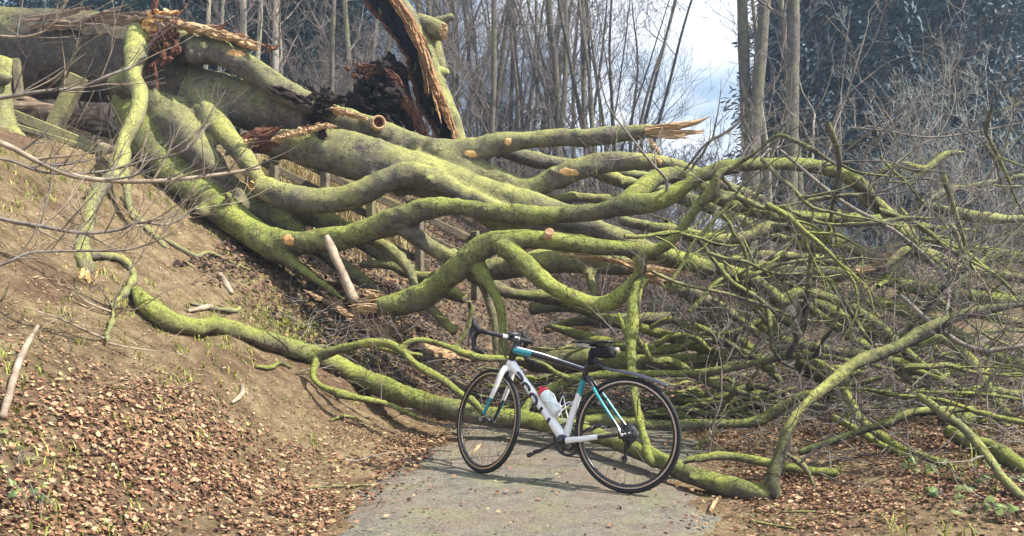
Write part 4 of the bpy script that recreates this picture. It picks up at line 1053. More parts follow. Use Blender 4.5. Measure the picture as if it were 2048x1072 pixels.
    # sticks on the bank
    for L, lab, mat in (
        ([(76, 658, 5), (58, 690, 7), (40, 728, 9), (22, 785, 9), (6, 845, 10)], 'pale bare stick lying down the slope at the left edge', 'twig_pale'),
        ([(484, 778, 6), (486, 792, 7), (478, 803, 7), (464, 811, 4)], 'small pale curled piece of wood on bare soil', 'twig_pale'),
        ([(512, 738, 4), (540, 742, 6), (560, 732, 5), (582, 740, 3)], 'crooked little mossy twig on the slope below the long branch', 'bark_mossy'),
        ([(440, 556, 7), (452, 575, 8), (464, 592, 6)], 'short grey stick standing on the upper slope', 'twig_pale'),
        ([(376, 628, 5), (410, 622, 7), (425, 618, 5)], 'short bleached stick end above the mossy branch', 'twig_pale'),
        ([(380, 612, 4), (420, 622, 6), (470, 628, 6), (480, 620, 4)], 'dark mossy stick pressed into the slope above the branch', 'bark'),
        ([(300, 470, 4), (355, 500, 7), (392, 520, 7), (420, 512, 5), (500, 545, 3)], 'knobbly grey root twisting over the slope', 'bark'),
        ([(245, 400, 6), (275, 445, 9), (310, 480, 8), (330, 500, 5)], 'grey root running down from beneath the hanging limb', 'bark'),
        ([(660, 846, 3), (690, 838, 4), (722, 845, 3)], 'thin mossy stick on the leaf litter beside the road', 'bark_mossy'),
        ([(520, 690, 4), (640, 700, 6), (650, 690, 4)], 'grey twig lying behind the long mossy branch', 'bark'),
        ([(800, 925, 2), (840, 905, 3), (850, 895, 2)], 'thin brown twig lying over the left road edge', 'twig'),
        ([(942, 915, 3), (955, 902, 5), (964, 893, 3)], 'short yellow broken stick on the road inside the front wheel', 'torn'),
        ([(1062, 932, 2), (1100, 930, 3), (1128, 935, 2)], 'dark twig on the road under the pedal', 'bark_dark'),
        ([(960, 1026, 3), (975, 1022, 4), (990, 1020, 3)], 'small dark twig on the road near the camera', 'bark_dark'),
        ([(1238, 1050, 4), (1246, 1062, 5), (1270, 1064, 4), (1305, 1070, 3)], 'mossy bent twig on the road at the bottom edge', 'bark_mossy'),
        ([(1270, 1018, 2), (1282, 1002, 3), (1296, 990, 2)], 'thin pale straw on the road beside the rear tyre', 'twig_pale'),
        ([(1420, 1030, 4), (1428, 1015, 6), (1436, 1002, 3)], 'pale splinter of wood on the road edge', 'torn'),
        ([(1500, 1048, 3), (1530, 1055, 4), (1590, 1064, 3)], 'dark forked twig on bare soil near the bottom edge', 'bark_dark'),
        ([(600, 983, 2), (690, 978, 3), (760, 974, 2)], 'long thin dark twig across the leaves at the road edge', 'bark_dark'),
        ([(1560, 1030, 2), (1620, 1030, 3), (1700, 1036, 2)], 'thin straight dark twig on soil right of the road', 'bark_dark'),
    ):
        pts = [G(a[0], a[1]) for a in L]
        rad = [a[2] * 0.8 * (p[1] / FPX) for a, p in zip(L, pts)]
        pts = [p + np.array([0, 0, r * 0.75 + 0.012]) for p, r in zip(pts, rad)]
        mb = MB(); tube(mb, pts, rad, 8, step=0.02, lump=0.12)
        tag(mb.build('stick', M[mat], None, off=pts[0]), lab, 'stick')
    # leaning broken stick and splintered plank at the torn limb
    mb = MB(); pts, rad = limb_pts([(653, 473, 6, 8.05), (662, 495, 9, 8.0), (680, 535, 9, 7.9), (700, 580, 10, 7.8), (712, 605, 9, 7.75)])
    tube(mb, pts, rad, 9, step=0.03, lump=0.12)
    tag(mb.build('stick', M['twig_pale'], None, off=pts[-1]), 'bleached broken stick leaning upright against the green limb', 'stick')
    g = np.random.default_rng(66)
    root = empty('splintered_plank', G(760, 690), 'long splintered slab of torn orange wood lying on the slope behind the bicycle', 'wood')
    mb = MB()
    poly = [(606, 588), (660, 622), (720, 655), (780, 682), (830, 700)]
    for i in range(26):
        t = g.uniform(0, 0.75); u = t + g.uniform(0.2, 0.35)
        def at(t, o):
            s = min(max(t, 0), 1) * 4; k = min(int(s), 3); f = s - k
            a = np.array(poly[k]) * (1 - f) + np.array(poly[k + 1]) * f
            q = G(a[0], a[1] + o); q[2] += 0.05 + g.uniform(0, 0.06); return q
        o = g.uniform(-16, 12)
        shard(mb, at(t, o), at(u, o + g.uniform(-4, 4)), g.uniform(0.05, 0.11), 0.04, 500 + i)
    for i in range(9):
        o = g.uniform(-5, 5)
        a = G(840 + g.uniform(-30, 10), 700 + o); b = G(930 + g.uniform(-20, 10), 728 + o); a[2] += 0.06; b[2] += 0.06
        shard(mb, a, b, 0.08, 0.04, 530 + i)
    mb.build('torn_slab', M['torn'], root, smooth_=False)
    mb = MB()
    for i in range(22):
        c = G(g.uniform(630, 735), 0) if False else None
        x = g.uniform(630, 740); y = 578 + (x - 630) * 0.62 + g.uniform(-12, 14)
        q = G(x, y); q[2] += 0.06
        shard(mb, q, q + np.array([g.uniform(0.05, 0.28), g.uniform(-0.15, 0.05), g.uniform(-0.06, 0.06)]), g.uniform(0.05, 0.1), 0.05, 560 + i)
    mb.build('red_heartwood', M['redrot'], root, smooth_=False)
    mb = MB()
    for i in range(7):
        q = P(1105 + g.uniform(-8, 10), 660 + g.uniform(-3, 4), 8.3); e = P(1185 + g.uniform(-20, 0), 657 + g.uniform(-3, 5), 8.3)
        shard(mb, q, e, 0.05, 0.03, 590 + i)
    tag(mb.build('splinter', M['torn'], None, smooth_=False, off=P(1140, 660, 8.3)), 'orange splinter of torn wood lying between the logs behind the bicycle', 'wood')
    # broken chunk pieces on the dark ground
    for px, py, s, lab in ((790, 577, 0.09, 'pale yellow lump of broken wood in the shade under the limb'), (885, 650, 0.06, 'small orange wood chip on dark leaves'), (980, 704, 0.07, 'pale wood chunk seen between the drop bars')):
        q = G(px, py); mb = MB()
        for i in range(7):
            d = g.normal(0, s * 0.5, 3); d[2] = abs(d[2])
            shard(mb, q + d - np.array([s, 0, 0]), q + d * 1.2 + np.array([s, 0, s * g.uniform(-0.3, 0.6)]), s * 0.9, s * 0.5, int(px) + i)
        tag(mb.build('wood_chunk', M['torn'], None, smooth_=False, off=q), lab, 'wood')

def build_snag():
    """hollow split trunk still hung up behind the fallen limbs"""
    root = empty('broken_snag', P(900, 292, 9.6), 'hollow split trunk piece with orange torn edge and black rotten inside, leaning above the limbs', 'tree')
    D = 9.7
    path = [(738, -60, 34), (772, 0, 34), (812, 55, 32), (842, 105, 29), (856, 160, 31), (873, 205, 33), (894, 245, 29), (908, 288, 24)]
    pts = np.array([P(a, b, D) for a, b, r in path]); rad = np.array([r * D / FPX for *_, r in path])
    c, r = spline(pts, rad, 0.035)
    t, n, b = frames(c)
    g = np.random.default_rng(3)
    # basis: q to the camera-left (open side), w to the camera
    k = 26
    op = np.array([-0.34, -0.94, 0]);
    out, inn = [], []
    nr = len(c)
    sl = np.linspace(0, 1, nr)
    j1 = 0.22 * np.sin(sl * 31) + 0.13 * np.sin(sl * 77 + 1) + 0.08 * np.sin(sl * 150); j2 = 0.16 * np.sin(sl * 27 + 2) + 0.12 * np.sin(sl * 83) + 0.08 * np.sin(sl * 170)
    for i in range(nr):
        q = op - t[i] * (op @ t[i]); q /= np.linalg.norm(q); w = np.cross(t[i], q)
        a0, a1 = math.radians(86) + j1[i] * 0.35, math.radians(318) + j2[i] * 0.5
        an = np.linspace(a0, a1, k)
        lump = 1 + 0.06 * np.sin(an * 3 + sl[i] * 20) + 0.04 * np.sin(an * 5 - sl[i] * 33)
        o = c[i] + (np.cos(an)[:, None] * q + np.sin(an)[:, None] * w) * (r[i] * lump)[:, None]
        th = np.interp(an, [1.2, 3.0, 5.6], [0.95, 0.82, 0.60]) + 0.05 * np.sin(an * 6 + sl[i] * 40) + 0.05 * np.sin(an * 11 + sl[i] * 90)
        v = c[i] + (np.cos(an)[:, None] * q + np.sin(an)[:, None] * w) * (r[i] * th)[:, None]
        out.append(o); inn.append(v)
    out = np.array(out); inn = np.array(inn)
    i = np.arange(nr - 1)[:, None] * k; j = np.arange(k - 1)[None]
    F = np.stack([i + j, i + k + j, i + k + j + 1, i + j + 1], -1).reshape(-1, 4)
    MB().add(out.reshape(-1, 3), F).build('bark_shell', M['bark'], root)
    MB().add(inn.reshape(-1, 3), F[:, ::-1]).build('hollow', M['rot'], root)
    for side in (0, k - 1):
        mb = MB(); sub = 5
        f = np.linspace(0, 1, sub)[None, :, None]
        rim = out[:, side][:, None] * (1 - f) + inn[:, side][:, None] * f
        q = op[None, None] * (0.10 * np.sin(np.linspace(0, math.pi, sub))[None, :, None])
        rim = rim + q + g.normal(0, 0.012, rim.shape)
        i2 = np.arange(nr - 1)[:, None] * sub; j2_ = np.arange(sub - 1)[None]
        FF = np.stack([i2 + j2_, i2 + j2_ + 1, i2 + sub + j2_ + 1, i2 + sub + j2_], -1).reshape(-1, 4)
        mb.add(rim.reshape(-1, 3), FF if side == 0 else FF[:, ::-1])
        if side == 0: mb.build('hollow_edge', M['redrot'], root, smooth_=False)
    for i in range(110):
        s = int(g.integers(0, nr - 15)); side = k - 1; mixf = g.uniform(0.05, 0.95)
        a = inn[s, side] * mixf + out[s, side] * (1 - mixf); e = inn[s + 14, side] * mixf + out[s + 14, side] * (1 - mixf)
        o = g.normal(0, 0.02, 3) + op * g.uniform(0.0, 0.07)
        shard(mb, a + o, e + o + g.normal(0, 0.02, 3), g.uniform(0.02, 0.055), 0.03, 700 + i, up=op)
    mb.build('torn_edge', M['torn_red'], root, smooth_=False)

    # stubs on the mossy back
    mb = MB()
    for L in ([(835, 45, 20, 9.75), (862, 54, 20, 9.7), (882, 62, 19, 9.6)], [(838, 60, 18, 9.8), (875, 45, 11, 9.75), (905, 32, 6, 9.7)], [(870, 150, 22, 9.8), (882, 148, 15, 9.7), (896, 143, 6, 9.65)], [(850, 70, 24, 9.85), (870, 120, 20, 9.85), (884, 190, 12, 9.85)]):
        p, q = limb_pts(L); tube(mb, p, q, 12, step=0.03, lump=0.08)
    mb.build('stub', M['bark'], root)
    mb = MB()
    for i in range(9):
        a = P(882 + g.uniform(-3, 4), 48 + i * 3.4, 9.5); shard(mb, a, a + np.array([g.uniform(0.02, 0.08), -0.02, g.uniform(-0.05, 0.05)]), 0.05, 0.03, 760 + i, up=(0, -1, 0))
    mb.build('torn_wood', M['torn'], root, smooth_=False)
    # rotten mass and red fin
    mb = MB()
    for i in range(210):
        x = g.uniform(694, 790); y = g.uniform(135, 258)
        if y < 200 - (x - 698) * 1.1 or (x < 720 and y > 225): continue
        q = P(x, y, 9.75 + g.uniform(-0.22, 0.2))
        shard(mb, q, q + np.array([g.normal(0, 0.10), g.normal(0, 0.1), g.normal(0.03, 0.10)]), g.uniform(0.06, 0.19), g.uniform(0.05, 0.14), 800 + i, up=(g.normal(0, 0.5), -1, 0.2))
    p, q = limb_pts([(722, 215, 26, 9.9), (745, 190, 36, 9.9), (765, 225, 34, 9.9), (790, 262, 16, 9.9)]); tube(mb, p, q, 12, step=0.05, lump=0.22)
    p, q = limb_pts([(822, 262, 10, 9.95), (800, 200, 26, 10.0), (792, 150, 24, 10.0), (800, 128, 14, 10)]); tube(mb, p, q, 12, step=0.05, lump=0.2)
    mb.build('rotten_wood', M['rot'], root, smooth_=False)
    mb = MB()
    for i in range(34):
        t0 = g.uniform(0, 0.8); t1 = t0 + 0.22
        f = lambda u: (772 + 88 * u + g.uniform(-9, 7), 135 + 145 * u + g.uniform(-5, 5))
        a, e = f(t0), f(t1)
        shard(mb, P(a[0], a[1], 9.55), P(e[0], e[1], 9.55), g.uniform(0.05, 0.11), 0.05, 1000 + i, up=(-0.4, -0.9, 0))
    for i in range(14):
        a = P(g.uniform(700, 770), g.uniform(128, 150), 9.5); shard(mb, a, a + np.array([g.normal(0, 0.1), 0, g.normal(0, 0.05)]), 0.07, 0.04, 1050 + i, up=(0, -1, 0.2))
    mb.build('red_heartwood', M['redrot'], root, smooth_=False)

def build_fences():
    D = 10.6
    root = empty('rail_fence', P(740, 480, D) * np.array([1, 1, 0]) + np.array([0, 0, 1.0]), 'dark wooden post and rail fence seen through the gap beneath the broken limb', 'fence')
    def rail(pa, pb, w, t, name='rail', mat='fence', rt=root):
        a, b = np.array(pa), np.array(pb); d = b - a; L = np.linalg.norm(d); d /= L
        s = np.cross(d, (0, 0, 1)); s /= np.linalg.norm(s); u = np.cross(s, d)
        mb = MB(); n = 5
        for q in range(1):
            box(mb, (a + b) / 2, np.column_stack([d, s, u]), (L, t, w), bev=0.008)
        mb.build(name, M[mat], rt, smooth_=False)
    for (x0, y0, x1, y1) in ((520, 282, 700, 372), (700, 372, 860, 440), (860, 440, 985, 500), (525, 325, 700, 412), (700, 412, 860, 486), (860, 478, 990, 540), (530, 368, 700, 455), (700, 455, 860, 530)):
        rail(P(x0, y0, D), P(x1, y1, D), 0.10, 0.04)
    for x, y0, y1 in ((548, 275, 470), (650, 318, 510), (742, 365, 540), (838, 408, 575), (950, 462, 600)):
        rail(P(x, y0, D - 0.06), P(x + 1, y1, D - 0.06), 0.11, 0.09, 'post')
    root2 = empty('broken_fence', G(150, 330), 'collapsed mossy wooden fence with a leaning post at the top of the left bank', 'fence')
    D2 = 8.9
    rail(P(10, 222, D2), P(215, 305, D2), 0.11, 0.045, 'rail', 'fence', root2)
    rail(P(25, 250, D2 - 0.1), P(205, 306, D2 - 0.1), 0.06, 0.045, 'rail', 'fence', root2)
    rail(P(158, 152, D2 + 0.1), P(100, 272, D2 + 0.1), 0.16, 0.13, 'post', 'fence', root2)
    rail(P(32, 118, D2 + 0.5), P(40, 200, D2 + 0.5), 0.08, 0.08, 'post', 'fence', root2)
    # rotten logs behind it
    for L, lab in (([(0, 196, 14, 9.6), (60, 215, 20, 9.6), (130, 230, 20, 9.5), (190, 250, 18, 9.4), (225, 270, 10, 9.4)], 'cracked grey log with peeling bark behind the leaning fence post'),
                   ([(60, 250, 8, 9.3), (120, 268, 13, 9.3), (180, 285, 14, 9.2), (230, 305, 10, 9.1)], 'smaller rotten log under the cracked grey log')):
        pts, rad = limb_pts(L); mb = MB(); tube(mb, pts, rad, 14, step=0.04, lump=0.16)
        o = mb.build('rotten_log', mat_noise('cracked_log_bark', [(0.3, (0.03, 0.022, 0.018)), (0.5, (0.16, 0.11, 0.075)), (0.72, (0.46, 0.36, 0.26))], 7, 0.9, stretch=(0.5, 2, 2.5), bstr=1.0, bdist=0.06), None, off=pts[0])
        tag(o, lab, 'log')
    # mossy tree base at the frame's edge
    pts, rad = limb_pts([(-8, 292, 52, 8.3), (0, 260, 32, 8.35), (2, 215, 22, 8.4), (2, 165, 19, 8.45), (4, 118, 17, 8.5)])
    mb = MB(); tube(mb, pts, rad, 16, step=0.06, lump=0.12)
    p, q = limb_pts([(20, 268, 20, 8.3), (50, 285, 12, 8.2), (72, 300, 6, 8.1)]); tube(mb, p, q, 10, step=0.05, lump=0.1)
    p, q = limb_pts([(-10, 155, 14, 8.4), (8, 158, 11, 8.3), (16, 148, 8, 8.3)]); tube(mb, p, q, 10, step=0.05, lump=0.2)
    root = empty('tree_stump', pts[0], 'mossy broken stump at the left edge beside the collapsed fence', 'stump')
    mb.build('trunk', M['bark'], root)

def build_overhang():
    """thin bare branches of saplings rooted on the bank left of the frame"""
    g = np.random.default_rng(17)
    for main, lab, mat in (
        ([(-140, 250, 9, 5.0), (0, 286, 7, 5.0), (70, 320, 6, 5.05), (140, 350, 6, 5.1), (230, 362, 5.5, 5.2), (330, 361, 5, 5.3), (430, 350, 4, 5.4), (520, 336, 3, 5.5)], 'pale thick sapling branch sagging before the hanging limb at left', 'twig_pale'),
        ([(-140, 395, 6, 4.6), (0, 437, 4.5, 4.6), (80, 452, 4.5, 4.6), (165, 466, 4, 4.65), (235, 460, 3.5, 4.7), (280, 445, 3, 4.7), (340, 448, 2.5, 4.75), (395, 412, 2, 4.8)], 'thin brown bare branch crossing the left bank', 'twig'),
        ([(-140, 560, 5, 4.4), (0, 530, 3.5, 4.4), (60, 506, 3, 4.45), (160, 502, 2.8, 4.5), (250, 500, 2.5, 4.5), (310, 485, 2, 4.55)], 'lowest thin bare branch before the foot of the hanging limb', 'twig'),
        ([(-140, 210, 5, 5.4), (0, 196, 4, 5.4), (90, 182, 3.5, 5.4), (160, 175, 3.2, 5.5), (220, 150, 3, 5.5), (270, 130, 2.2, 5.6), (290, 110, 1.6, 5.6)], 'thin dark branch crossing before the shaded trunk at upper left', 'twig'),
        ([(-120, 330, 4, 5.2), (0, 318, 3, 5.2), (90, 345, 3, 5.2), (190, 345, 3, 5.3), (280, 325, 2.6, 5.4), (370, 300, 2.2, 5.4), (420, 245, 1.6, 5.5)], 'wiry bare branch curving up in front of the lit limbs', 'twig'),
        ([(-100, 60, 3, 5.6), (0, 72, 2.8, 5.6), (60, 72, 2.6, 5.6), (105, 50, 2.2, 5.6), (140, -10, 2, 5.6)], 'thin pale twig arching over the trunk at the top left', 'twig_pale'),
    ):
        pts, rad = limb_pts(main)
        # carry the branch on to the bank outside the frame
        x0 = pts[0]; gx, gy = x0[0] - 0.5, x0[1] + 0.3
        foot = np.array([gx, gy, ground(gx, gy) - 0.05])
        mid = (x0 + foot) / 2 + np.array([-0.1, 0, 0.12])
        pts = np.vstack([foot, mid, pts]); rad = np.concatenate([[rad[0] * 1.5, rad[0] * 1.2], rad])
        root = empty('sapling', foot, lab, 'sapling')
        mb = MB(); c, r = tube(mb, pts, rad, 6, step=0.04, lump=0.05)
        mb.build('stem', M[mat], root)
        sel = [i for i in range(len(c)) if px_of(c[i])[0] > 20]
        n = 16
        for i in g.choice(sel, n):
            d = np.array([g.uniform(0.1, 0.9), g.uniform(-0.4, 0.3), g.uniform(-0.1, 0.9)])
            mb = MB(); twiggy(mb, c[i], d, g.uniform(0.25, 0.65), max(r[i] * 0.5, 0.003), g, 1, 0.08, 4, 0.18, (1, 4))
            mb.build('twig', M['twig_pale' if g.random() < 0.6 else 'twig'], root)

def build_debris():
    g = np.random.default_rng(123)
    mb = MB(); n = 0
    while n < 3000:
        x, y = g.uniform(-2.0, 6.0), g.uniform(5.2, 15)
        s = x - edge(y)
        w = smooth(y, 6.6, 8.0) if s < 1.7 else smooth(s, 1.8, 2.6) * smooth(y, 4.8, 6.0)
        if s < -2.2 or g.random() > w * 0.95 + 0.01: continue
        n += 1
        z = ground(x, y) + 0.02 + abs(g.normal(0, 0.14)) * w
        a = g.uniform(0, 6.283)
        twiggy(mb, (x, y, z), (math.cos(a), math.sin(a), g.normal(0.05, 0.22)), g.uniform(0.2, 0.9), g.uniform(0.002, 0.007), g, 1 if g.random() < 0.6 else 0, -0.01, 3, 0.25, (1, 4), 0.0015)
    tag(mb.build('twig_debris', M['twig'], None, smooth_=False), 'tangled litter of broken twigs covering the ground under the fallen limbs', 'twigs', kind='stuff')
    mb = MB()
    for i in range(150):
        px, py = g.uniform(940, 2040), g.uniform(585, 860)
        q = G(px, py)
        if q[1] > 12 or q[1] < 5.3: continue
        a = g.normal(0.2, 0.7); q[2] += g.uniform(0.03, 0.2)
        L = g.uniform(0.5, 1.6); d = np.array([math.cos(a), math.sin(a) * 0.6, g.normal(0, 0.15)])
        pts = [q + d * L * t + g.normal(0, 0.03, 3) for t in np.linspace(-0.5, 0.5, 5)]
        tube(mb, pts, g.uniform(0.012, 0.035) * np.array([0.8, 1, 1, 0.9, 0.6]), 7, step=0.06, lump=0.12)
    tag(mb.build('branch_debris', M['bark_mossy'], None), 'heap of short mossy broken branches under the twig tangle', 'branches', kind='stuff')
build_debris()
build_fallen_tree(); build_broken_limb(); build_low_limb(); build_log(); build_loose(); build_snag(); build_fences(); build_overhang()

# ------------------------------------------------------------------ road bicycle
def build_bike():
    R, WB, HA = 0.337, 0.985, math.radians(72.5)
    yaw, lean, steer = 2.5967, 0.1015, -0.3874
    T = np.array([0.653, 4.8096, 0.0135])
    rz = np.array([[math.cos(yaw), -math.sin(yaw), 0], [math.sin(yaw), math.cos(yaw), 0], [0, 0, 1]])
    rx = np.array([[1, 0, 0], [0, math.cos(lean), -math.sin(lean)], [0, math.sin(lean), math.cos(lean)]])
    LM = rz @ rx
    BBp = np.array([0.404, 0, 0.267]); FA = np.array([WB, 0, R]); RA = np.array([0, 0, R])
    sd = np.array([-math.cos(HA), 0, math.sin(HA)]); pf = np.array([math.sin(HA), 0, math.cos(HA)])
    crown = FA - pf * 0.045 + sd * 0.375
    K = np.array([[0, -sd[2], sd[1]], [sd[2], 0, -sd[0]], [-sd[1], sd[0], 0]])
    SM = np.eye(3) + math.sin(steer) * K + (1 - math.cos(steer)) * K @ K
    W = lambda q: np.asarray(q, float) @ LM.T + T
    WS = lambda q: W((np.asarray(q, float) - crown) @ SM.T + crown)
    # front wheel meets the road: lower the steered assembly's slight lift by tilting is negligible
    def BP(px, py, y=0.0):
        o = LM.T @ (np.array([0, 0, CH]) - T); d = LM.T @ (P(px, py, 1.0) - np.array([0, 0, CH]))
        return o + d * ((y - o[1]) / d[1])
    sa = math.radians(73.5); st = np.array([-math.cos(sa), 0, math.sin(sa)])
    white = mat_plain('white_paint', (0.80, 0.80, 0.83), 0.25, coat=0.6, var=0.02)
    black = mat_plain('black_paint', (0.010, 0.010, 0.014), 0.3, coat=0.4)
    teal = mat_plain('teal_paint', (0.01, 0.25, 0.30), 0.28, coat=0.5, var=0.04)
    rubber = mat_noise('tyre_rubber', [(0.3, (0.012, 0.012, 0.014)), (0.7, (0.035, 0.035, 0.038))], 90, 0.75, bstr=0.3, bdist=0.002)
    alu = mat_plain('brushed_aluminium', (0.62, 0.62, 0.66), 0.32, metallic=1.0)
    steel = mat_plain('dark_steel', (0.09, 0.09, 0.10), 0.4, metallic=0.9)
    tape = mat_noise('bar_tape', [(0.3, (0.010, 0.010, 0.013)), (0.7, (0.028, 0.028, 0.034))], 120, 0.6, bstr=0.5, bdist=0.003)
    fabric = mat_noise('black_nylon', [(0.3, (0.008, 0.008, 0.010)), (0.7, (0.022, 0.022, 0.026))], 150, 0.85, bstr=0.4, bdist=0.002)
    grey = mat_plain('dark_grey_plastic', (0.05, 0.055, 0.07), 0.35)
    root = empty('bicycle', T, 'white, black and teal road bicycle standing on the road in front of the fallen tree', 'bicycle')

    def tb(mb, pts, rad, k, X, matf=None, flat=None, mi=0, step=None, cap=True):
        """tube in bicycle coordinates, faces painted by matf(centre, normal)"""
        t = MB(); tube(t, pts, rad, k, step=step, flat=flat, cap=cap, mi=mi)
        V = np.concatenate(t.v)
        for F in t.f:
            if matf is None:
                mm = np.full(len(F), mi)
            else:
                c = V[F].mean(1); n = np.cross(V[F[:, 1]] - V[F[:, 0]], V[F[:, 2]] - V[F[:, 0]])
                n /= np.linalg.norm(n, axis=1)[:, None] + 1e-12
                mm = np.array([matf(a, b) for a, b in zip(c, n)])
            mb.f.append(F + mb.n); mb.m.append(mm)
        mb.v.append(X(V)); mb.n += len(V)
    def lat(mb, prof, c, ax, X, k=36, mi=0):
        ax = np.asarray(ax, float) / np.linalg.norm(ax)
        q = np.cross(ax, (0.1, 0.2, 1)); q /= np.linalg.norm(q); w = np.cross(ax, q)
        t = MB(); lathe(t, prof, np.column_stack([ax, q, w, c]), k)
        mb.add(X(np.concatenate(t.v)), t.f, mi)

    # frame ------------------------------------------------------------
    ht0, ht1 = crown + sd * 0.012, crown + sd * 0.150
    sc = BBp + st * 0.445
    mb = MB()
    out = lambda c: c[1] > 0.004
    tb(mb, [ht0, ht0 + sd * 0.04, ht0 + sd * 0.09, ht1], [0.028, 0.024, 0.024, 0.025], 18, W, lambda c, n: 0 if (c - ht0) @ sd < 0.045 else 1)
    dt0 = ht0 + sd * 0.022 - pf * 0.01
    axd = (BBp - dt0) / np.linalg.norm(BBp - dt0); Ld = np.linalg.norm(BBp - dt0)
    tb(mb, [dt0, dt0 + axd * Ld * 0.25, dt0 + axd * Ld * 0.6, BBp - axd * 0.0], [0.030, 0.026, 0.027, 0.033], 24, W, None, step=0.012)
    tt0 = ht1 - sd * 0.028
    axt = (sc - tt0) / np.linalg.norm(sc - tt0); Lt = np.linalg.norm(sc - tt0)
    ut = np.cross(np.cross(axt, (0, 0, 1)), axt); ut /= np.linalg.norm(ut)
    def ttm(c, n):
        s = (c - tt0) @ axt / Lt
        if n @ ut > 0.78: return 0
        if s < 0.26 and -0.75 < n @ ut < 0.55: return 2
        return 1
    tb(mb, [tt0, tt0 + axt * Lt * 0.35 + ut * 0.008, tt0 + axt * Lt * 0.75 + ut * 0.004, sc], [0.026, 0.022, 0.0175, 0.016], 28, W, ttm, step=0.012)
    def stm(c, n):
        s = (c - BBp) @ st
        return 0 if s < 0.285 + 0.5 * c[1] else (2 if s < 0.385 else 1)
    tb(mb, [BBp + st * 0.0, BBp + st * 0.2, BBp + st * 0.43, BBp + st * 0.468], [0.024, 0.0185, 0.0175, 0.019], 20, W, stm, step=0.012)
    # bottom bracket
    lat(mb, [(-0.045, 0.001), (-0.045, 0.030), (-0.038, 0.034), (0.038, 0.034), (0.045, 0.030), (0.045, 0.001)], BBp, (0, 1, 0), W, 24, 1)
    for s in (1, -1):
        a = BBp + np.array([-0.01, 0.030 * s, -0.006]); e = RA + np.array([0.015, 0.066 * s, 0.0])
        cs = lambda c, n: 1 if (c[0] > 0.375 or c[0] < 0.15 or n[2] < -0.8) else 0
        tb(mb, [a, a * 0.72 + e * 0.28 + np.array([0, 0.012 * s, 0.0]), a * 0.4 + e * 0.6 + np.array([0, 0.006 * s, 0]), e], [0.023, 0.019, 0.013, 0.009], 16, W, cs, step=0.015)
        a = sc + np.array([-0.012, 0.014 * s, -0.035]); e = RA + np.array([0.008, 0.064 * s, 0.014])
        ss = lambda c, n: 2 if 0.42 < c[2] < 0.60 and n @ np.array([0.6, 0, 0.8]) < 0.75 else (0 if c[2] < 0.42 and n[2] > 0.4 else 1)
        tb(mb, [a, a * 0.6 + e * 0.4 + np.array([0, 0.012 * s, 0]), a * 0.25 + e * 0.75 + np.array([0, 0.004 * s, 0]), e], [0.012, 0.0095, 0.0085, 0.008], 14, W, ss, step=0.015)
        t = MB(); box(t, RA + np.array([0.006, 0.066 * s, 0.002]), np.eye(3), (0.035, 0.007, 0.05), bev=0.003); mb.add(W(np.concatenate(t.v)), t.f, 1)
    # bridge
    tb(mb, [sc + np.array([-0.055, 0.022, -0.12]), sc + np.array([-0.055, -0.022, -0.12])], [0.008, 0.008], 10, W, None, mi=1)
    mb.build('frame', [white, black, teal], root)
    # big slanted lettering down the tube: bold strokes laid round the tube
    mb = MB()
    letters = {'S': [[(1, .80), (.75, 1), (.2, 1), (0, .78), (.18, .55), (.8, .45), (1, .22), (.8, 0), (.2, 0), (0, .2)]],
               'C': [[(1, .78), (.78, 1), (.25, 1), (0, .75), (0, .25), (.25, 0), (.78, 0), (1, .22)]],
               'O': [[(.25, 1), (.75, 1), (1, .75), (1, .25), (.75, 0), (.25, 0), (0, .25), (0, .75), (.25, 1)]],
               'T': [[(0, 1), (1, 1)], [(.5, 1), (.5, 0)]]}
    yv = np.array([0, 1.0, 0]); zv = np.cross(axd, yv); zv /= np.linalg.norm(zv)
    if zv[2] > 0: zv = -zv      # lower side of the tube
    lw, gap, hh = 0.062, 0.022, 0.046
    u0 = 0.085
    for ci, ch in enumerate('SCOTT'):
        for pl in letters[ch]:
            pl = np.array(pl, float)
            c2, _ = spline(np.column_stack([pl, np.zeros(len(pl))]), np.ones(len(pl)), 0.08) if len(pl) > 2 else (np.column_stack([np.linspace(pl[0], pl[1], 9), np.zeros(9)]), None)
            q = np.column_stack([u0 + ci * (lw + gap) + c2[:, 0] * lw + (c2[:, 1] - 0.5) * 0.014, (c2[:, 1] - 0.5) * hh])
            tg = np.gradient(q, axis=0); tg /= np.linalg.norm(tg, axis=1)[:, None] + 1e-9
            nn = np.column_stack([-tg[:, 1], tg[:, 0]])
            sub = np.linspace(-0.0095, 0.0095, 4)
            UV = q[:, None] + nn[:, None] * sub[None, :, None]
            u = UV[..., 0]; v = UV[..., 1]
            rr = np.interp(u, [0, Ld * 0.25, Ld * 0.6, Ld], [0.030, 0.026, 0.027, 0.033])
            ang = v / 0.0275 + 0.35          # 0 = straight to the left side, positive downwards
            V = dt0 + u[..., None] * axd + (np.cos(ang)[..., None] * yv + np.sin(ang)[..., None] * zv) * (rr + 0.0012)[..., None]
            k = len(sub); i = np.arange(len(q) - 1)[:, None] * k; j = np.arange(k - 1)[None]
            mb.add(W(V.reshape(-1, 3)), np.stack([i + j, i + j + 1, i + k + j + 1, i + k + j], -1).reshape(-1, 4))
    mb.build('lettering', black, root)
    # fork --------------------------------------------------------------
    mb = MB()
    tb(mb, [crown + sd * 0.012, crown - sd * 0.01], [0.028, 0.030], 18, WS)
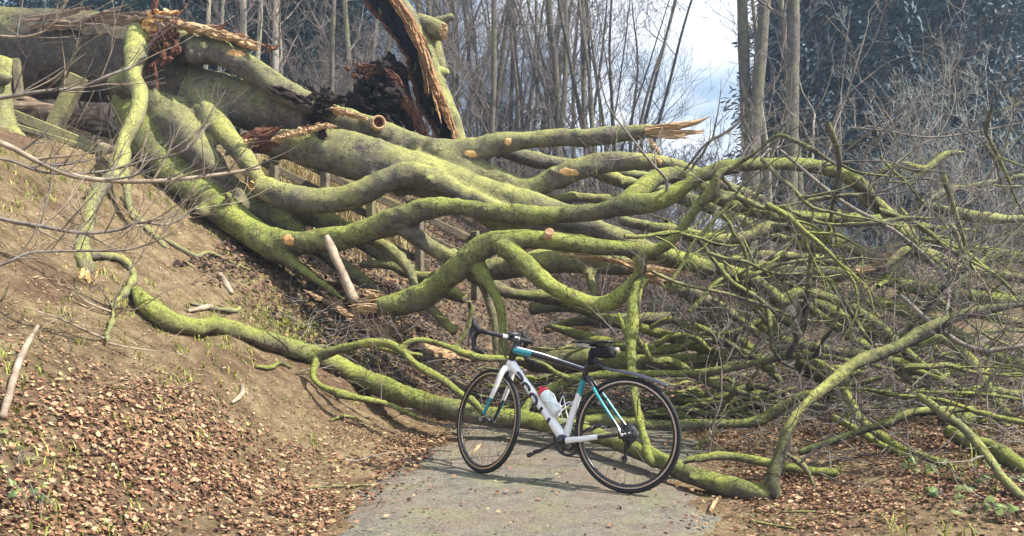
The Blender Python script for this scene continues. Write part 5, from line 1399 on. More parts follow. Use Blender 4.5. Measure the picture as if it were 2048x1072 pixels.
    for s in (1, -1):
        e = FA + np.array([0.0, 0.052 * s, 0.006]); a = crown + np.array([0.0, 0.020 * s, 0.0])
        L = np.linalg.norm(e - a)
        fm = lambda c, n: (lambda h: 0 if h < 0.60 else ((2 if n[1] * s > -0.1 else 1) if h < 0.92 else 1))(np.linalg.norm(c - a) / L)
        mid = a * 0.6 + e * 0.4 + np.array([-0.014, 0.016 * s, 0])
        tb(mb, [a, a * 0.88 + e * 0.12 + np.array([-0.002, 0.016 * s, 0]), mid, e * 0.85 + a * 0.15 + np.array([-0.008, 0.004 * s, 0]), e], [0.022, 0.020, 0.0155, 0.011, 0.010], 16, WS, fm, step=0.015)
    mb.build('fork', [white, black, teal], root)
    # wheels ------------------------------------------------------------
    def wheel(X, c, seed, hubw, flange):
        w = None
        mb = MB(); n, k = 96, 14
        a = np.linspace(0, 2 * np.pi, n, endpoint=False); b = np.linspace(0, 2 * np.pi, k, endpoint=False)
        rr = R - 0.0125 + 0.0125 * np.cos(b); yy = 0.0125 * np.sin(b)
        V = np.stack([c[0] + rr[None] * np.cos(a)[:, None], np.repeat(yy[None], n, 0), c[2] + rr[None] * np.sin(a)[:, None]], -1).reshape(-1, 3)
        i = np.arange(n)[:, None]; j = np.arange(k)[None]
        F = np.stack([i * k + j, i * k + (j + 1) % k, ((i + 1) % n) * k + (j + 1) % k, ((i + 1) % n) * k + j], -1).reshape(-1, 4)
        w = empty('wheel', W(RA) if X is W else WS(FA), None, None)
        w.parent = root
        loc = np.array(WORLD_LOC[w.name]); w.location = tuple(loc - T)
        mb.add(X(V), F); mb.build('tyre', rubber, w)
        mb = MB()
        lat(mb, [(-0.0085, 0.3135), (-0.0105, 0.310), (-0.0108, 0.3005), (-0.0095, 0.291), (-0.004, 0.2855), (0.004, 0.2855), (0.0095, 0.291), (0.0108, 0.3005), (0.0105, 0.310), (0.0085, 0.3135), (-0.0085, 0.3135)], c, (0, 1, 0), X, 96)
        mb.build('rim', black, w)
        mb = MB()
        for s in (1, -1):
            lat(mb, [(0.0112 * s, 0.3105), (0.0114 * s, 0.3085), (0.0114 * s, 0.3035), (0.0112 * s, 0.3015)][::(1 if s < 0 else -1)], c, (0, 1, 0), X, 96)
        mb.build('brake_track', alu, w)
        mb = MB()
        lat(mb, [(-hubw, 0.001), (-hubw, 0.009), (-hubw + 0.006, 0.012), (-flange, 0.014), (-flange, 0.021), (-flange + 0.004, 0.021), (-flange + 0.005, 0.013), (flange - 0.005, 0.013), (flange - 0.004, 0.021), (flange, 0.021), (flange, 0.014), (hubw - 0.006, 0.012), (hubw, 0.009), (hubw, 0.001)], c, (0, 1, 0), X, 24)
        mb.build('hub', steel if X is W else black, w)
        mb = MB()
        ns = 28
        for q in range(ns):
            s = 1 if q % 2 else -1
            ar = 2 * math.pi * q / ns; ah = ar + (0.9 if (q // 2) % 2 else -0.9)
            p0 = c + np.array([0.019 * math.cos(ah), flange * s, 0.019 * math.sin(ah)]); p1 = c + np.array([0.287 * math.cos(ar), 0.002 * s, 0.287 * math.sin(ar)])
            tb(mb, [p0, p1], [0.0011, 0.0011], 4, X, step=1.0, cap=False)
        # one mesh of spokes per wheel: woven pattern of identical thin wires
        mb.build('spokes', steel, w)
        mb = MB(); tb(mb, [c + np.array([0.285 * math.cos(-1.45), 0, 0.285 * math.sin(-1.45)]), c + np.array([0.243 * math.cos(-1.45), 0, 0.243 * math.sin(-1.45)])], [0.003, 0.0025], 8, X); mb.build('valve', alu, w)
        return w
    wheel(W, RA, 1, 0.066, 0.030)
    wheel(WS, FA, 2, 0.055, 0.032)
    # quick releases
    mb = MB(); lat(mb, [(-0.062, 0.001), (-0.062, 0.009), (-0.052, 0.011), (-0.05, 0.004), (0.05, 0.004), (0.052, 0.011), (0.064, 0.009), (0.064, 0.001)], FA, (0, 1, 0), WS, 14)
    tb(mb, [FA + np.array([0, 0.060, 0]), FA + np.array([-0.02, 0.066, 0.012]), FA + np.array([-0.045, 0.066, 0.022])], [0.005, 0.005, 0.004], 8, WS); mb.build('quick_release', alu, root)
    mb = MB(); lat(mb, [(-0.076, 0.001), (-0.076, 0.010), (-0.066, 0.012), (-0.064, 0.004), (0.064, 0.004), (0.066, 0.012), (0.078, 0.009), (0.078, 0.001)], RA, (0, 1, 0), W, 14)
    tb(mb, [RA + np.array([0, 0.074, 0]), RA + np.array([0.01, 0.080, 0.02]), RA + np.array([0.022, 0.080, 0.045])], [0.005, 0.005, 0.004], 8, W); mb.build('quick_release', alu, root)
    # stem, bars ---------------------------------------------------------
    stop = ht1 + sd * 0.028
    mb = MB(); tb(mb, [ht1, ht1 + sd * 0.012, ht1 + sd * 0.05], [0.022, 0.019, 0.018], 16, WS)
    bc = stop + pf * 0.085 + sd * 0.004
    tb(mb, [stop, stop * 0.5 + bc * 0.5, bc], [0.019, 0.015, 0.019], 14, WS)
    tb(mb, [bc + np.array([0, 0.024, 0]), bc - np.array([0, 0.024, 0])], [0.021, 0.021], 14, WS)
    mb.build('stem', black, root)
    fx = np.array([1.0, 0, 0.0]); fx = fx * 0.985 + np.array([0, 0, 0.17]); zx = np.array([-0.17, 0, 0.985])
    bar = MB(); tb(bar, [bc + np.array([0, 0.075, 0]), bc, bc - np.array([0, 0.075, 0])], [0.0135, 0.0145, 0.0135], 14, WS, mi=0)
    hb = bar.build('handlebar', mat_plain('pale_bar_paint', (0.75, 0.75, 0.76), 0.3, var=0.03), root)
    for s in (1, -1):
        y = np.array([0, s, 0.0])
        o = lambda f, z, w: bc + fx * f + zx * z + y * w
        mb = MB()
        tb(mb, [o(0, 0, 0.07), o(0, 0, 0.13), o(0.004, 0, 0.172), o(0.022, 0, 0.196), (o(0.06, -0.006, 0.203)), (o(0.088, -0.024, 0.206)), o(0.096, -0.058, 0.209), o(0.078, -0.098, 0.212), o(0.045, -0.122, 0.214), o(0.0, -0.128, 0.216), o(-0.045, -0.124, 0.217)], [0.0155] * 11, 14, WS, step=0.008)
        mb.build('bar_tape', tape, hb)
        mb = MB()
        tb(mb, [o(0.068, 0.0, 0.204), o(0.095, 0.012, 0.205), o(0.125, 0.022, 0.206), o(0.145, 0.042, 0.207), o(0.150, 0.062, 0.207)], [0.017, 0.0185, 0.018, 0.0175, 0.011], 14, WS, step=0.008)
        mb.build('brake_hood', tape, hb)
        mb = MB()
        tb(mb, [o(0.140, 0.030, 0.207), o(0.156, 0.000, 0.210), (o(0.150, -0.045, 0.216)), o(0.136, -0.095, 0.220)], [0.009, 0.009, 0.008, 0.006], 10, WS, flat=0.7, step=0.008)
        tb(mb, [o(0.136, 0.012, 0.203), o(0.142, -0.03, 0.205), o(0.132, -0.07, 0.208)], [0.007, 0.007, 0.004], 8, WS, step=0.008)
        mb.build('brake_lever', grey, hb)
    mb = MB(); tb(mb, [bc + fx * 0.02 + zx * 0.028 - np.array([0, 0.035, 0]), bc + fx * 0.02 + zx * 0.03 - np.array([0, 0.075, 0])], [0.013, 0.011], 10, WS); mb.build('front_light', grey, root); mb = MB()
    tb(mb, [bc - fx * 0.01 + zx * 0.025 + np.array([0, 0.02, 0]), bc - fx * 0.05 + zx * 0.024 + np.array([0, 0.012, 0])], [0.014, 0.014], 10, WS); mb.build('computer_mount', grey, root)
    # cables
    mb = MB()
    for w in (0.03, -0.03, 0.05):
        tb(mb, [bc + np.array([0, w, -0.005]), bc + fx * 0.045 + np.array([0, w * 1.2, -0.05]), crown + pf * 0.06 + sd * 0.08 + np.array([0, w * 0.9, 0]), crown + pf * 0.03 + sd * 0.03 + np.array([0, -w * 0.4, 0])], [0.0026] * 4, 6, WS)
    mb.build('cable', black, root)
    # brakes
    for X, c, d in ((WS, crown + pf * 0.035 - sd * 0.015, -sd), (W, sc + np.array([-0.085, 0, -0.115]), np.array([-0.5, 0, -0.85]))):
        mb = MB(); d = d / np.linalg.norm(d)
        for s in (1, -1):
            tb(mb, [c + np.array([0, 0.004 * s, 0]), c + np.array([0, 0.026 * s, 0]) + d * 0.012, c + np.array([0, 0.030 * s, 0]) + d * 0.045], [0.010, 0.008, 0.006], 10, X)
            t = MB(); box(t, c + np.array([0, 0.018 * s, 0]) + d * 0.052, np.eye(3), (0.05, 0.011, 0.011), bev=0.003); mb.add(X(np.concatenate(t.v)), t.f)
        mb.build('brake', black, root)
    # saddle, post --------------------------------------------------------
    top = BBp + st * 0.633
    mb = MB(); tb(mb, [BBp + st * 0.45, BBp + st * 0.595], [0.0158, 0.0158], 16, W); tb(mb, [BBp + st * 0.462, BBp + st * 0.478], [0.021, 0.021], 16, W)
    t = MB(); box(t, BBp + st * 0.60, np.eye(3), (0.045, 0.035, 0.026), bev=0.006); mb.add(W(np.concatenate(t.v)), t.f)
    mb.build('seat_post', black, root)
    xs = np.linspace(-0.125, 0.155, 24); k = 20
    hw = np.interp(xs, [-0.125, -0.10, -0.06, 0.0, 0.05, 0.12, 0.145, 0.155], [0.035, 0.062, 0.068, 0.045, 0.026, 0.019, 0.015, 0.006])
    tz = np.interp(xs, [-0.125, -0.08, 0.0, 0.08, 0.155], [0.004, 0.004, -0.004, -0.002, -0.010])
    dz = np.interp(xs, [-0.125, -0.06, 0.05, 0.155], [0.014, 0.016, 0.014, 0.012])
    an = np.linspace(0, 2 * np.pi, k, endpoint=False)
    V = []
    for x, h, z, d in zip(xs, hw, tz, dz):
        cs, sn = np.cos(an), np.sin(an)
        V.append(np.column_stack([np.full(k, x), h * np.sign(cs) * np.abs(cs) ** 0.7, z - d * 0.5 + np.where(sn > 0, sn * d * 0.5, sn * d * (0.5 + 0.4 * np.abs(cs)))]))
    V = np.array(V).reshape(-1, 3); V[:, 0] += top[0] + 0.005; V[:, 2] += top[2] + 0.004
    cap = [np.arange(k)[::-1][None], (np.arange(k) + (len(xs) - 1) * k)[None]]
    sdl = MB().add(W(V), [ring_faces(len(xs), k)] + cap).build('saddle', mat_plain('saddle_cover', (0.018, 0.018, 0.022), 0.38, var=0.2), root)
    mb = MB()
    for s in (1, -1):
        tb(mb, [top + np.array([0.13, 0.008 * s, -0.016]), top + np.array([0.06, 0.02 * s, -0.035]), top + np.array([-0.05, 0.022 * s, -0.036]), top + np.array([-0.105, 0.03 * s, -0.014])], [0.0035] * 4, 8, W)
    mb.build('saddle_rail', alu, sdl)
    # crank set ------------------------------------------------------------
    cr = empty('crankset', W(BBp), None, None); cr.parent = root; cr.location = tuple(np.array(WORLD_LOC[cr.name]) - T)
    ca = math.radians(-30)
    cd = np.array([math.cos(ca), 0, math.sin(ca)])
    for s, d in ((1, cd), (-1, -cd)):
        a = BBp + np.array([0, 0.062 * s, 0]); e = a + d * 0.168 + np.array([0, 0.012 * s, 0])
        mb = MB(); tb(mb, [a, a * 0.6 + e * 0.4, e], [0.019, 0.013, 0.014], 12, W, flat=0.75); lat(mb, [(-0.012, 0.001), (-0.012, 0.02), (0.012, 0.02), (0.013, 0.001)], a, (0, 1, 0), W, 18); mb.build('crank', black, cr)
        mb = MB(); pc = e + np.array([0, 0.040 * s, 0])
        tb(mb, [e, pc + np.array([0, 0.03 * s, 0])], [0.006, 0.006], 8, W)
        t = MB(); ax = np.column_stack([cd * 0.98, [0, 1, 0], np.cross(cd, [0, 1, 0])]); box(t, pc, ax, (0.075, 0.055, 0.018), bev=0.006); box(t, pc + cd * 0.036, ax, (0.025, 0.036, 0.022), bev=0.005)
        mb.add(W(np.concatenate(t.v)), t.f[0::1]) if False else [mb.f.append(F + mb.n) or mb.m.append(np.zeros(len(F), int)) for F in t.f] and (mb.v.append(W(np.concatenate(t.v))), setattr(mb, 'n', mb.n + t.n))
        mb.build('pedal', black, cr)
    def gear(mb, c, r, teeth, y, th=0.002, hole=0.6):
        n = teeth * 4; a = np.linspace(0, 2 * np.pi, n, endpoint=False)
        rr = r + np.where((np.arange(n) % 4) < 2, 0.003, -0.002)
        ri = np.full(n, r * hole)
        V = []
        for yy, q in ((y - th, rr), (y + th, rr), (y + th, ri), (y - th, ri)):
            V.append(np.column_stack([c[0] + q * np.cos(a), np.full(n, yy), c[2] + q * np.sin(a)]))
        V = np.concatenate(V); i = np.arange(n); i2 = (i + 1) % n
        F = np.concatenate([np.stack([b * n + i, ((b + 1) % 4) * n + i, ((b + 1) % 4) * n + i2, b * n + i2], -1) for b in range(4)])
        mb.add(W(V), F)
    mb = MB(); gear(mb, BBp, 0.100, 50, -0.047, hole=0.86); gear(mb, BBp, 0.068, 34, -0.040, hole=0.80)
    for q in range(5):
        a = ca + math.pi + q * 2 * math.pi / 5
        tb(mb, [BBp + np.array([0, -0.046, 0]), BBp + np.array([0.09 * math.cos(a), -0.046, 0.09 * math.sin(a)])], [0.012, 0.007], 8, W)
    mb.build('chainring', steel, cr)
    mb = MB()
    for q, (r, tt) in enumerate(((0.056, 28), (0.050, 25), (0.045, 22), (0.040, 20), (0.036, 18), (0.032, 16), (0.028, 14), (0.024, 12))):
        gear(mb, RA, r, tt, -0.034 - q * 0.0038, 0.0009, 0.35)
    lat(mb, [(-0.034, 0.019), (-0.064, 0.017)], RA, (0, 1, 0), W, 16); lat(mb, [(-0.030, 0.004), (-0.030, 0.056), (-0.033, 0.056), (-0.034, 0.004)], RA, (0, 1, 0), W, 24)
    mb.build('cassette', steel, root)
    # derailleur and chain
    j0 = RA + np.array([0.012, -0.05, -0.068]); j1 = RA + np.array([0.03, -0.05, -0.150])
    mb = MB()
    tb(mb, [RA + np.array([0, -0.068, -0.01]), RA + np.array([-0.005, -0.075, -0.035]), j0 + np.array([0, -0.015, 0.0])], [0.010, 0.013, 0.013], 10, W)
    for dy in (-0.009, 0.009): tb(mb, [j0 + np.array([0, dy, 0]), j1 + np.array([0, dy, 0])], [0.013, 0.013], 8, W, flat=0.25)
    for j in (j0, j1): gear(mb, j, 0.019, 11, -0.05, 0.003, 0.3)
    mb.build('rear_derailleur', black, root)
    mb = MB()
    tb(mb, [BBp + np.array([0.0, -0.047, 0.101]), RA + np.array([0.0, -0.048, 0.042])], [0.0045, 0.0045], 6, W, step=0.02)
    tb(mb, [BBp + np.array([0.0, -0.047, -0.101]), j1 + np.array([0.01, 0, -0.019])], [0.0045, 0.0045], 6, W, step=0.02)
    tb(mb, [j1 + np.array([-0.018, 0, 0]), j0 + np.array([0.018, 0, 0]), RA + np.array([-0.040, 0.002 - 0.05, -0.012])], [0.0045] * 3, 6, W, step=0.01)
    aa = np.linspace(math.pi / 2, -math.pi / 2, 14); tb(mb, [BBp + np.array([0.101 * math.cos(a), -0.047, 0.101 * math.sin(a)]) for a in aa], [0.0045] * 14, 6, W)
    mb.build('chain', steel, root)
    # bottle cages, bottle ---------------------------------------------------
    cagew = mat_plain('white_cage', (0.75, 0.76, 0.78), 0.4, var=0.03)
    up = -zv
    def cage(base, ax, out_, L=0.13):
        mb = MB(); r = 0.0385
        side = np.cross(ax, out_)
        for s in (1, -1):
            arc = [base + out_ * 0.006, base + ax * 0.01 + side * r * s * 0.8 + out_ * 0.02, base + ax * L * 0.35 + side * r * s + out_ * 0.05, base + ax * L * 0.75 + side * r * s * 0.7 + out_ * 0.074, base + ax * L + side * 0.006 * s + out_ * 0.080]
            tb(mb, arc, [0.003] * 5, 8, W)
            arc = [base + ax * L * 0.9 + out_ * 0.004, base + ax * L * 0.9 + side * r * s * 0.8 + out_ * 0.016, base + ax * L * 0.62 + side * r * s + out_ * 0.045, base + ax * L * 0.3 + side * r * s * 0.7 + out_ * 0.072, base - ax * 0.0 + side * 0.006 * s + out_ * 0.074]
            tb(mb, arc, [0.003] * 5, 8, W)
        tb(mb, [base + out_ * 0.004 - ax * 0.004, base + out_ * 0.03 - ax * 0.012, base + out_ * 0.074 - ax * 0.004], [0.003] * 3, 8, W)
        tb(mb, [base + out_ * 0.003, base + ax * L + out_ * 0.003], [0.006, 0.006], 8, W, flat=0.5)
        mb.build('bottle_cage', cagew, root)
    b0 = dt0 + axd * (Ld * 0.74) + up * 0.026
    cage(b0, -axd, up)
    s_out = np.array([math.sin(sa), 0, math.cos(sa)])
    cage(BBp + st * 0.115 + s_out * 0.017, st, s_out)
    bo = b0 + up * 0.042
    m, nt, b = newmat('translucent_bottle'); nt.links.new(ramp(nt, noise(nt, 30, 4), [(0.3, (0.72, 0.82, 0.80)), (0.7, (0.82, 0.88, 0.87))]), b.inputs['Base Color'])
    b.inputs['Roughness'].default_value = 0.35; b.inputs['Subsurface Weight'].default_value = 0.5; b.inputs['Subsurface Radius'].default_value = (0.03, 0.03, 0.03)
    wb = empty('water_bottle', W(bo), 'frosted white water bottle with red top held in the bicycle frame', 'bottle')
    mb = MB(); lat(mb, [(0.0, 0.001), (0.0, 0.030), (0.006, 0.036), (0.06, 0.0365), (0.085, 0.0345), (0.10, 0.0325), (0.112, 0.0345), (0.135, 0.0365), (0.148, 0.036), (0.155, 0.030), (0.156, 0.001)], bo, -axd, W, 28); mb.build('bottle_body', m, wb)
    mb = MB(); lat(mb, [(0.1562, 0.001), (0.1562, 0.0335), (0.172, 0.033), (0.178, 0.026), (0.184, 0.013), (0.198, 0.012), (0.20, 0.010), (0.20, 0.001)], bo, -axd, W, 24); mb.build('bottle_cap', mat_plain('red_cap', (0.72, 0.03, 0.07), 0.35, var=0.06), wb)
    # mudguard -----------------------------------------------------------------
    pts = [BP(1196, 722), BP(1216, 735), BP(1245, 740), BP(1275, 746), BP(1310, 757), BP(1338, 768)]
    c, _ = spline(pts, np.ones(6), 0.012); hw = np.interp(np.linspace(0, 1, len(c)), [0, 0.15, 0.3, 0.6, 0.9, 1], [0.012, 0.014, 0.028, 0.034, 0.026, 0.012])
    mb = MB(); k = 7; V = []
    tg = np.gradient(c, axis=0); tg /= np.linalg.norm(tg, axis=1)[:, None]; nn = np.cross(tg, (0, 1, 0)); nn *= np.sign(nn[:, 2:3])
    for off in (0.0, -0.003):
        for i in range(len(c)):
            v = np.linspace(-1, 1, k)
            V.append(c[i] + np.column_stack([np.zeros(k), v * hw[i], np.zeros(k)]) + nn[i] * (off - 0.014 * (v ** 2))[:, None])
    V = np.array(V).reshape(2, len(c), k, 3); A = V[0].reshape(-1, 3); B = V[1].reshape(-1, 3)
    i = np.arange(len(c) - 1)[:, None] * k; j = np.arange(k - 1)[None]
    q = np.stack([i + j, i + j + 1, i + k + j + 1, i + k + j], -1).reshape(-1, 4); nA = len(A)
    e1 = np.arange(len(c) - 1) * k; e2 = e1 + k - 1
    jj = np.arange(k - 1); l0 = (len(c) - 1) * k
    mb.add(W(np.vstack([A, B])), np.concatenate([q, q[:, ::-1] + nA, np.stack([e1, e1 + k, e1 + k + nA, e1 + nA], -1), np.stack([e2, e2 + nA, e2 + k + nA, e2 + k], -1), np.stack([jj, jj + nA, jj + 1 + nA, jj + 1], -1), np.stack([l0 + jj, l0 + jj + 1, l0 + jj + 1 + nA, l0 + jj + nA], -1)]))
    tb(mb, [BBp + st * 0.52, BP(1196, 722)], [0.019, 0.012], 10, W)
    mb.build('mudguard', mat_plain('slate_plastic', (0.03, 0.034, 0.05), 0.4), root)
    # saddle bag --------------------------------------------------------------------
    c0 = BP(1207, 705)
    bag = empty('saddle_bag', W(c0), 'black saddle bag strapped beneath the bicycle saddle', 'bag')
    ax = np.array([-0.98, 0, 0.12]); ax /= np.linalg.norm(ax); az = np.cross(ax, (0, 1, 0)); az *= np.sign(az[2])
    mb = MB(); V = []; k = 24; xs = np.linspace(-0.085, 0.075, 16)
    hz_ = np.interp(xs, [-0.085, -0.07, 0.0, 0.06, 0.075], [0.016, 0.030, 0.038, 0.037, 0.022]); hy = np.interp(xs, [-0.085, -0.07, 0.0, 0.06, 0.075], [0.012, 0.022, 0.042, 0.044, 0.03])
    zc = np.interp(xs, [-0.085, 0.0, 0.075], [0.012, 0.0, 0.0])
    an = np.linspace(0, 2 * np.pi, k, endpoint=False); cs, sn = np.cos(an), np.sin(an); sq = lambda a: np.sign(a) * np.abs(a) ** 0.6
    for x, h, y, z in zip(xs, hz_, hy, zc): V.append(c0 + ax * x + np.outer(sq(cs) * y, (0, 1, 0)) + np.outer(sq(sn) * h + z, az))
    mb.add(W(np.array(V).reshape(-1, 3)), [ring_faces(len(xs), k), np.arange(k)[::-1][None], (np.arange(k) + (len(xs) - 1) * k)[None]])
    mb.build('bag_body', fabric, bag)
    mb = MB(); tb(mb, [BBp + st * 0.565 + np.array([0, 0.024, 0]), BBp + st * 0.50 + np.array([-0.02, 0.022, 0]), BBp + st * 0.5 + np.array([-0.02, -0.022, 0])], [0.014, 0.014, 0.014], 8, W); mb.build('strap', fabric, bag)
    mb = MB(); lat(mb, [(0, 0.001), (0, 0.012), (0.02, 0.013), (0.028, 0.009), (0.03, 0.001)], c0 + ax * 0.074 + az * 0.01, ax, W, 16); mb.build('rear_light', mat_plain('light_lens', (0.62, 0.5, 0.52), 0.2, var=0.05), bag)
build_bike()

# ------------------------------------------------------------------ the wood behind
def tree_variant(seed, height, r, kind):
    """returns (trunk mesh, crown mesh) built at the origin; only the lower ten metres are ever in view"""
    g = np.random.default_rng(seed)
    tr, cr = MB(), MB()
    def stem(base, d, H, r0, nb, b0, blen, upw, sub):
        n = 12; p = np.array(base, float); d = np.asarray(d, float); d /= np.linalg.norm(d)
        pts = [p.copy()]; 
        for i in range(n):
            d = d + g.normal(0, 0.012 if kind == 'tall' else 0.045, 3); d[2] += 0.02; d /= np.linalg.norm(d); p = p + d * H / n; pts.append(p.copy())
        rad = r0 * (1 - 0.75 * np.linspace(0, 1, n + 1)); rad[0] *= 1.25
        tube(tr, pts, rad, 10, step=0.25, lump=0.06)
        c = np.array(pts)
        for b in range(nb):
            u = b0 + (0.97 - b0) * (b + g.random()) / nb
            k = min(int(u * n), n - 1); f = u * n - k
            q = c[k] * (1 - f) + c[k + 1] * f
            az = g.uniform(0, 6.283); el = upw + g.normal(0, 0.18)
            dd = np.array([math.cos(az) * math.cos(el), math.sin(az) * math.cos(el), math.sin(el)])
            twiggy(cr, q, dd, blen * g.uniform(0.6, 1.3) * (1.1 - 0.5 * u), max(rad[k] * g.uniform(0.2, 0.4), 0.007), g, sub, 0.05, 4, 0.18, (3, 6), 0.0035)
    if kind == 'pole':
        stem((0, 0, -0.3), (g.normal(0, 0.05), g.normal(0, 0.05), 1), height, r, 22, 0.13, 2.2, 0.75, 2)
    elif kind == 'coppice':
        for s in range(g.integers(4, 7)):
            a = g.uniform(0, 6.283); l = g.uniform(0.05, 0.42)
            stem((0.25 * math.cos(a), 0.25 * math.sin(a), -0.3), (l * math.cos(a), l * math.sin(a), 1), height * g.uniform(0.7, 1), r * g.uniform(0.5, 1), 9, 0.12, 2.6, 0.75, 2)
    elif kind == 'shrub':
        for s in range(g.integers(7, 11)):
            a = g.uniform(0, 6.283); l = g.uniform(0.15, 0.9)
            stem((0.2 * math.cos(a), 0.2 * math.sin(a), -0.2), (l * math.cos(a), l * math.sin(a), 1), height * g.uniform(0.5, 1), r * g.uniform(0.4, 1), 6, 0.15, 1.1, 0.6, 2)
    elif kind == 'tall':
        stem((0, 0, -0.4), (g.normal(0, 0.02), g.normal(0, 0.02), 1), height, r, 14, 0.35, 2.4, 0.35, 2)
    return tr, cr

def conifer_variant(seed, H, Rb):
    g = np.random.default_rng(seed)
    tr, cr = MB(), MB()
    tube(tr, [(0, 0, -0.5), (0.05, 0, H * 0.5), (0, 0.05, H)], [0.22, 0.15, 0.03], 8, step=0.6)
    n = 26000
    u = g.random(n) ** 0.8
    z = 0.2 + u * (H - 0.2)
    rr = Rb * (1 - 0.75 * u) 
    nb = 7
    a = g.uniform(0, 6.283, n)
    whorl = np.abs(np.sin(z * 2.6 + 1.2 * np.sin(a * 3 + seed))) 
    rad = rr * np.sqrt(g.random(n)) * (0.55 + 0.5 * whorl) * (0.85 + 0.25 * np.sin(a * 5 + z))
    p = np.stack([rad * np.cos(a), rad * np.sin(a), z - 0.30 * rad], -1)
    dv = np.stack([np.cos(a), np.sin(a), g.normal(-0.35, 0.4, n)], -1) + g.normal(0, 0.5, (n, 3)); dv /= np.linalg.norm(dv, axis=1)[:, None]
    sd_ = np.cross(dv, g.normal(size=(n, 3))); sd_ /= np.linalg.norm(sd_, axis=1)[:, None]
    L = g.uniform(0.08, 0.26, n)[:, None]; wd = g.uniform(0.012, 0.036, n)[:, None]
    V = np.stack([p - sd_ * wd * 0.4, p + sd_ * wd * 0.4, p + dv * L * 0.6 + sd_ * wd, p + dv * L, p + dv * L * 0.6 - sd_ * wd], 1).reshape(-1, 3)
    i = np.arange(n)[:, None] * 5
    cr.add(V, [i + np.array([[0, 1, 2, 4]]), i + np.array([[4, 2, 3]])])
    return tr, cr

def make_proto(kind, seed, height, r, mt, mc):
    tr, cr = conifer_variant(seed, height, r) if kind == 'conifer' else tree_variant(seed, height, r, kind)
    return tr.mesh('trunk', M[mt]), cr.mesh('crown', M[mc], kind != 'conifer')

def put_tree(proto, name, x, y, rot, sc, label, group, cat='tree', lean=(0, 0)):
    z = ground(x, y)
    root = bpy.data.objects.new(name, None); COL.objects.link(root)
    root.location = (x, y, z); root.rotation_euler = (lean[0], lean[1], rot); root.scale = (sc,) * 3
    tag(root, label, cat, group)
    for nm, me in zip(('trunk', 'crown'), proto):
        o = bpy.data.objects.new(nm, me); COL.objects.link(o); o.parent = root
    return root

def XY(px, D):
    q = P(px, 500, D); return float(q[0]), float(q[1])

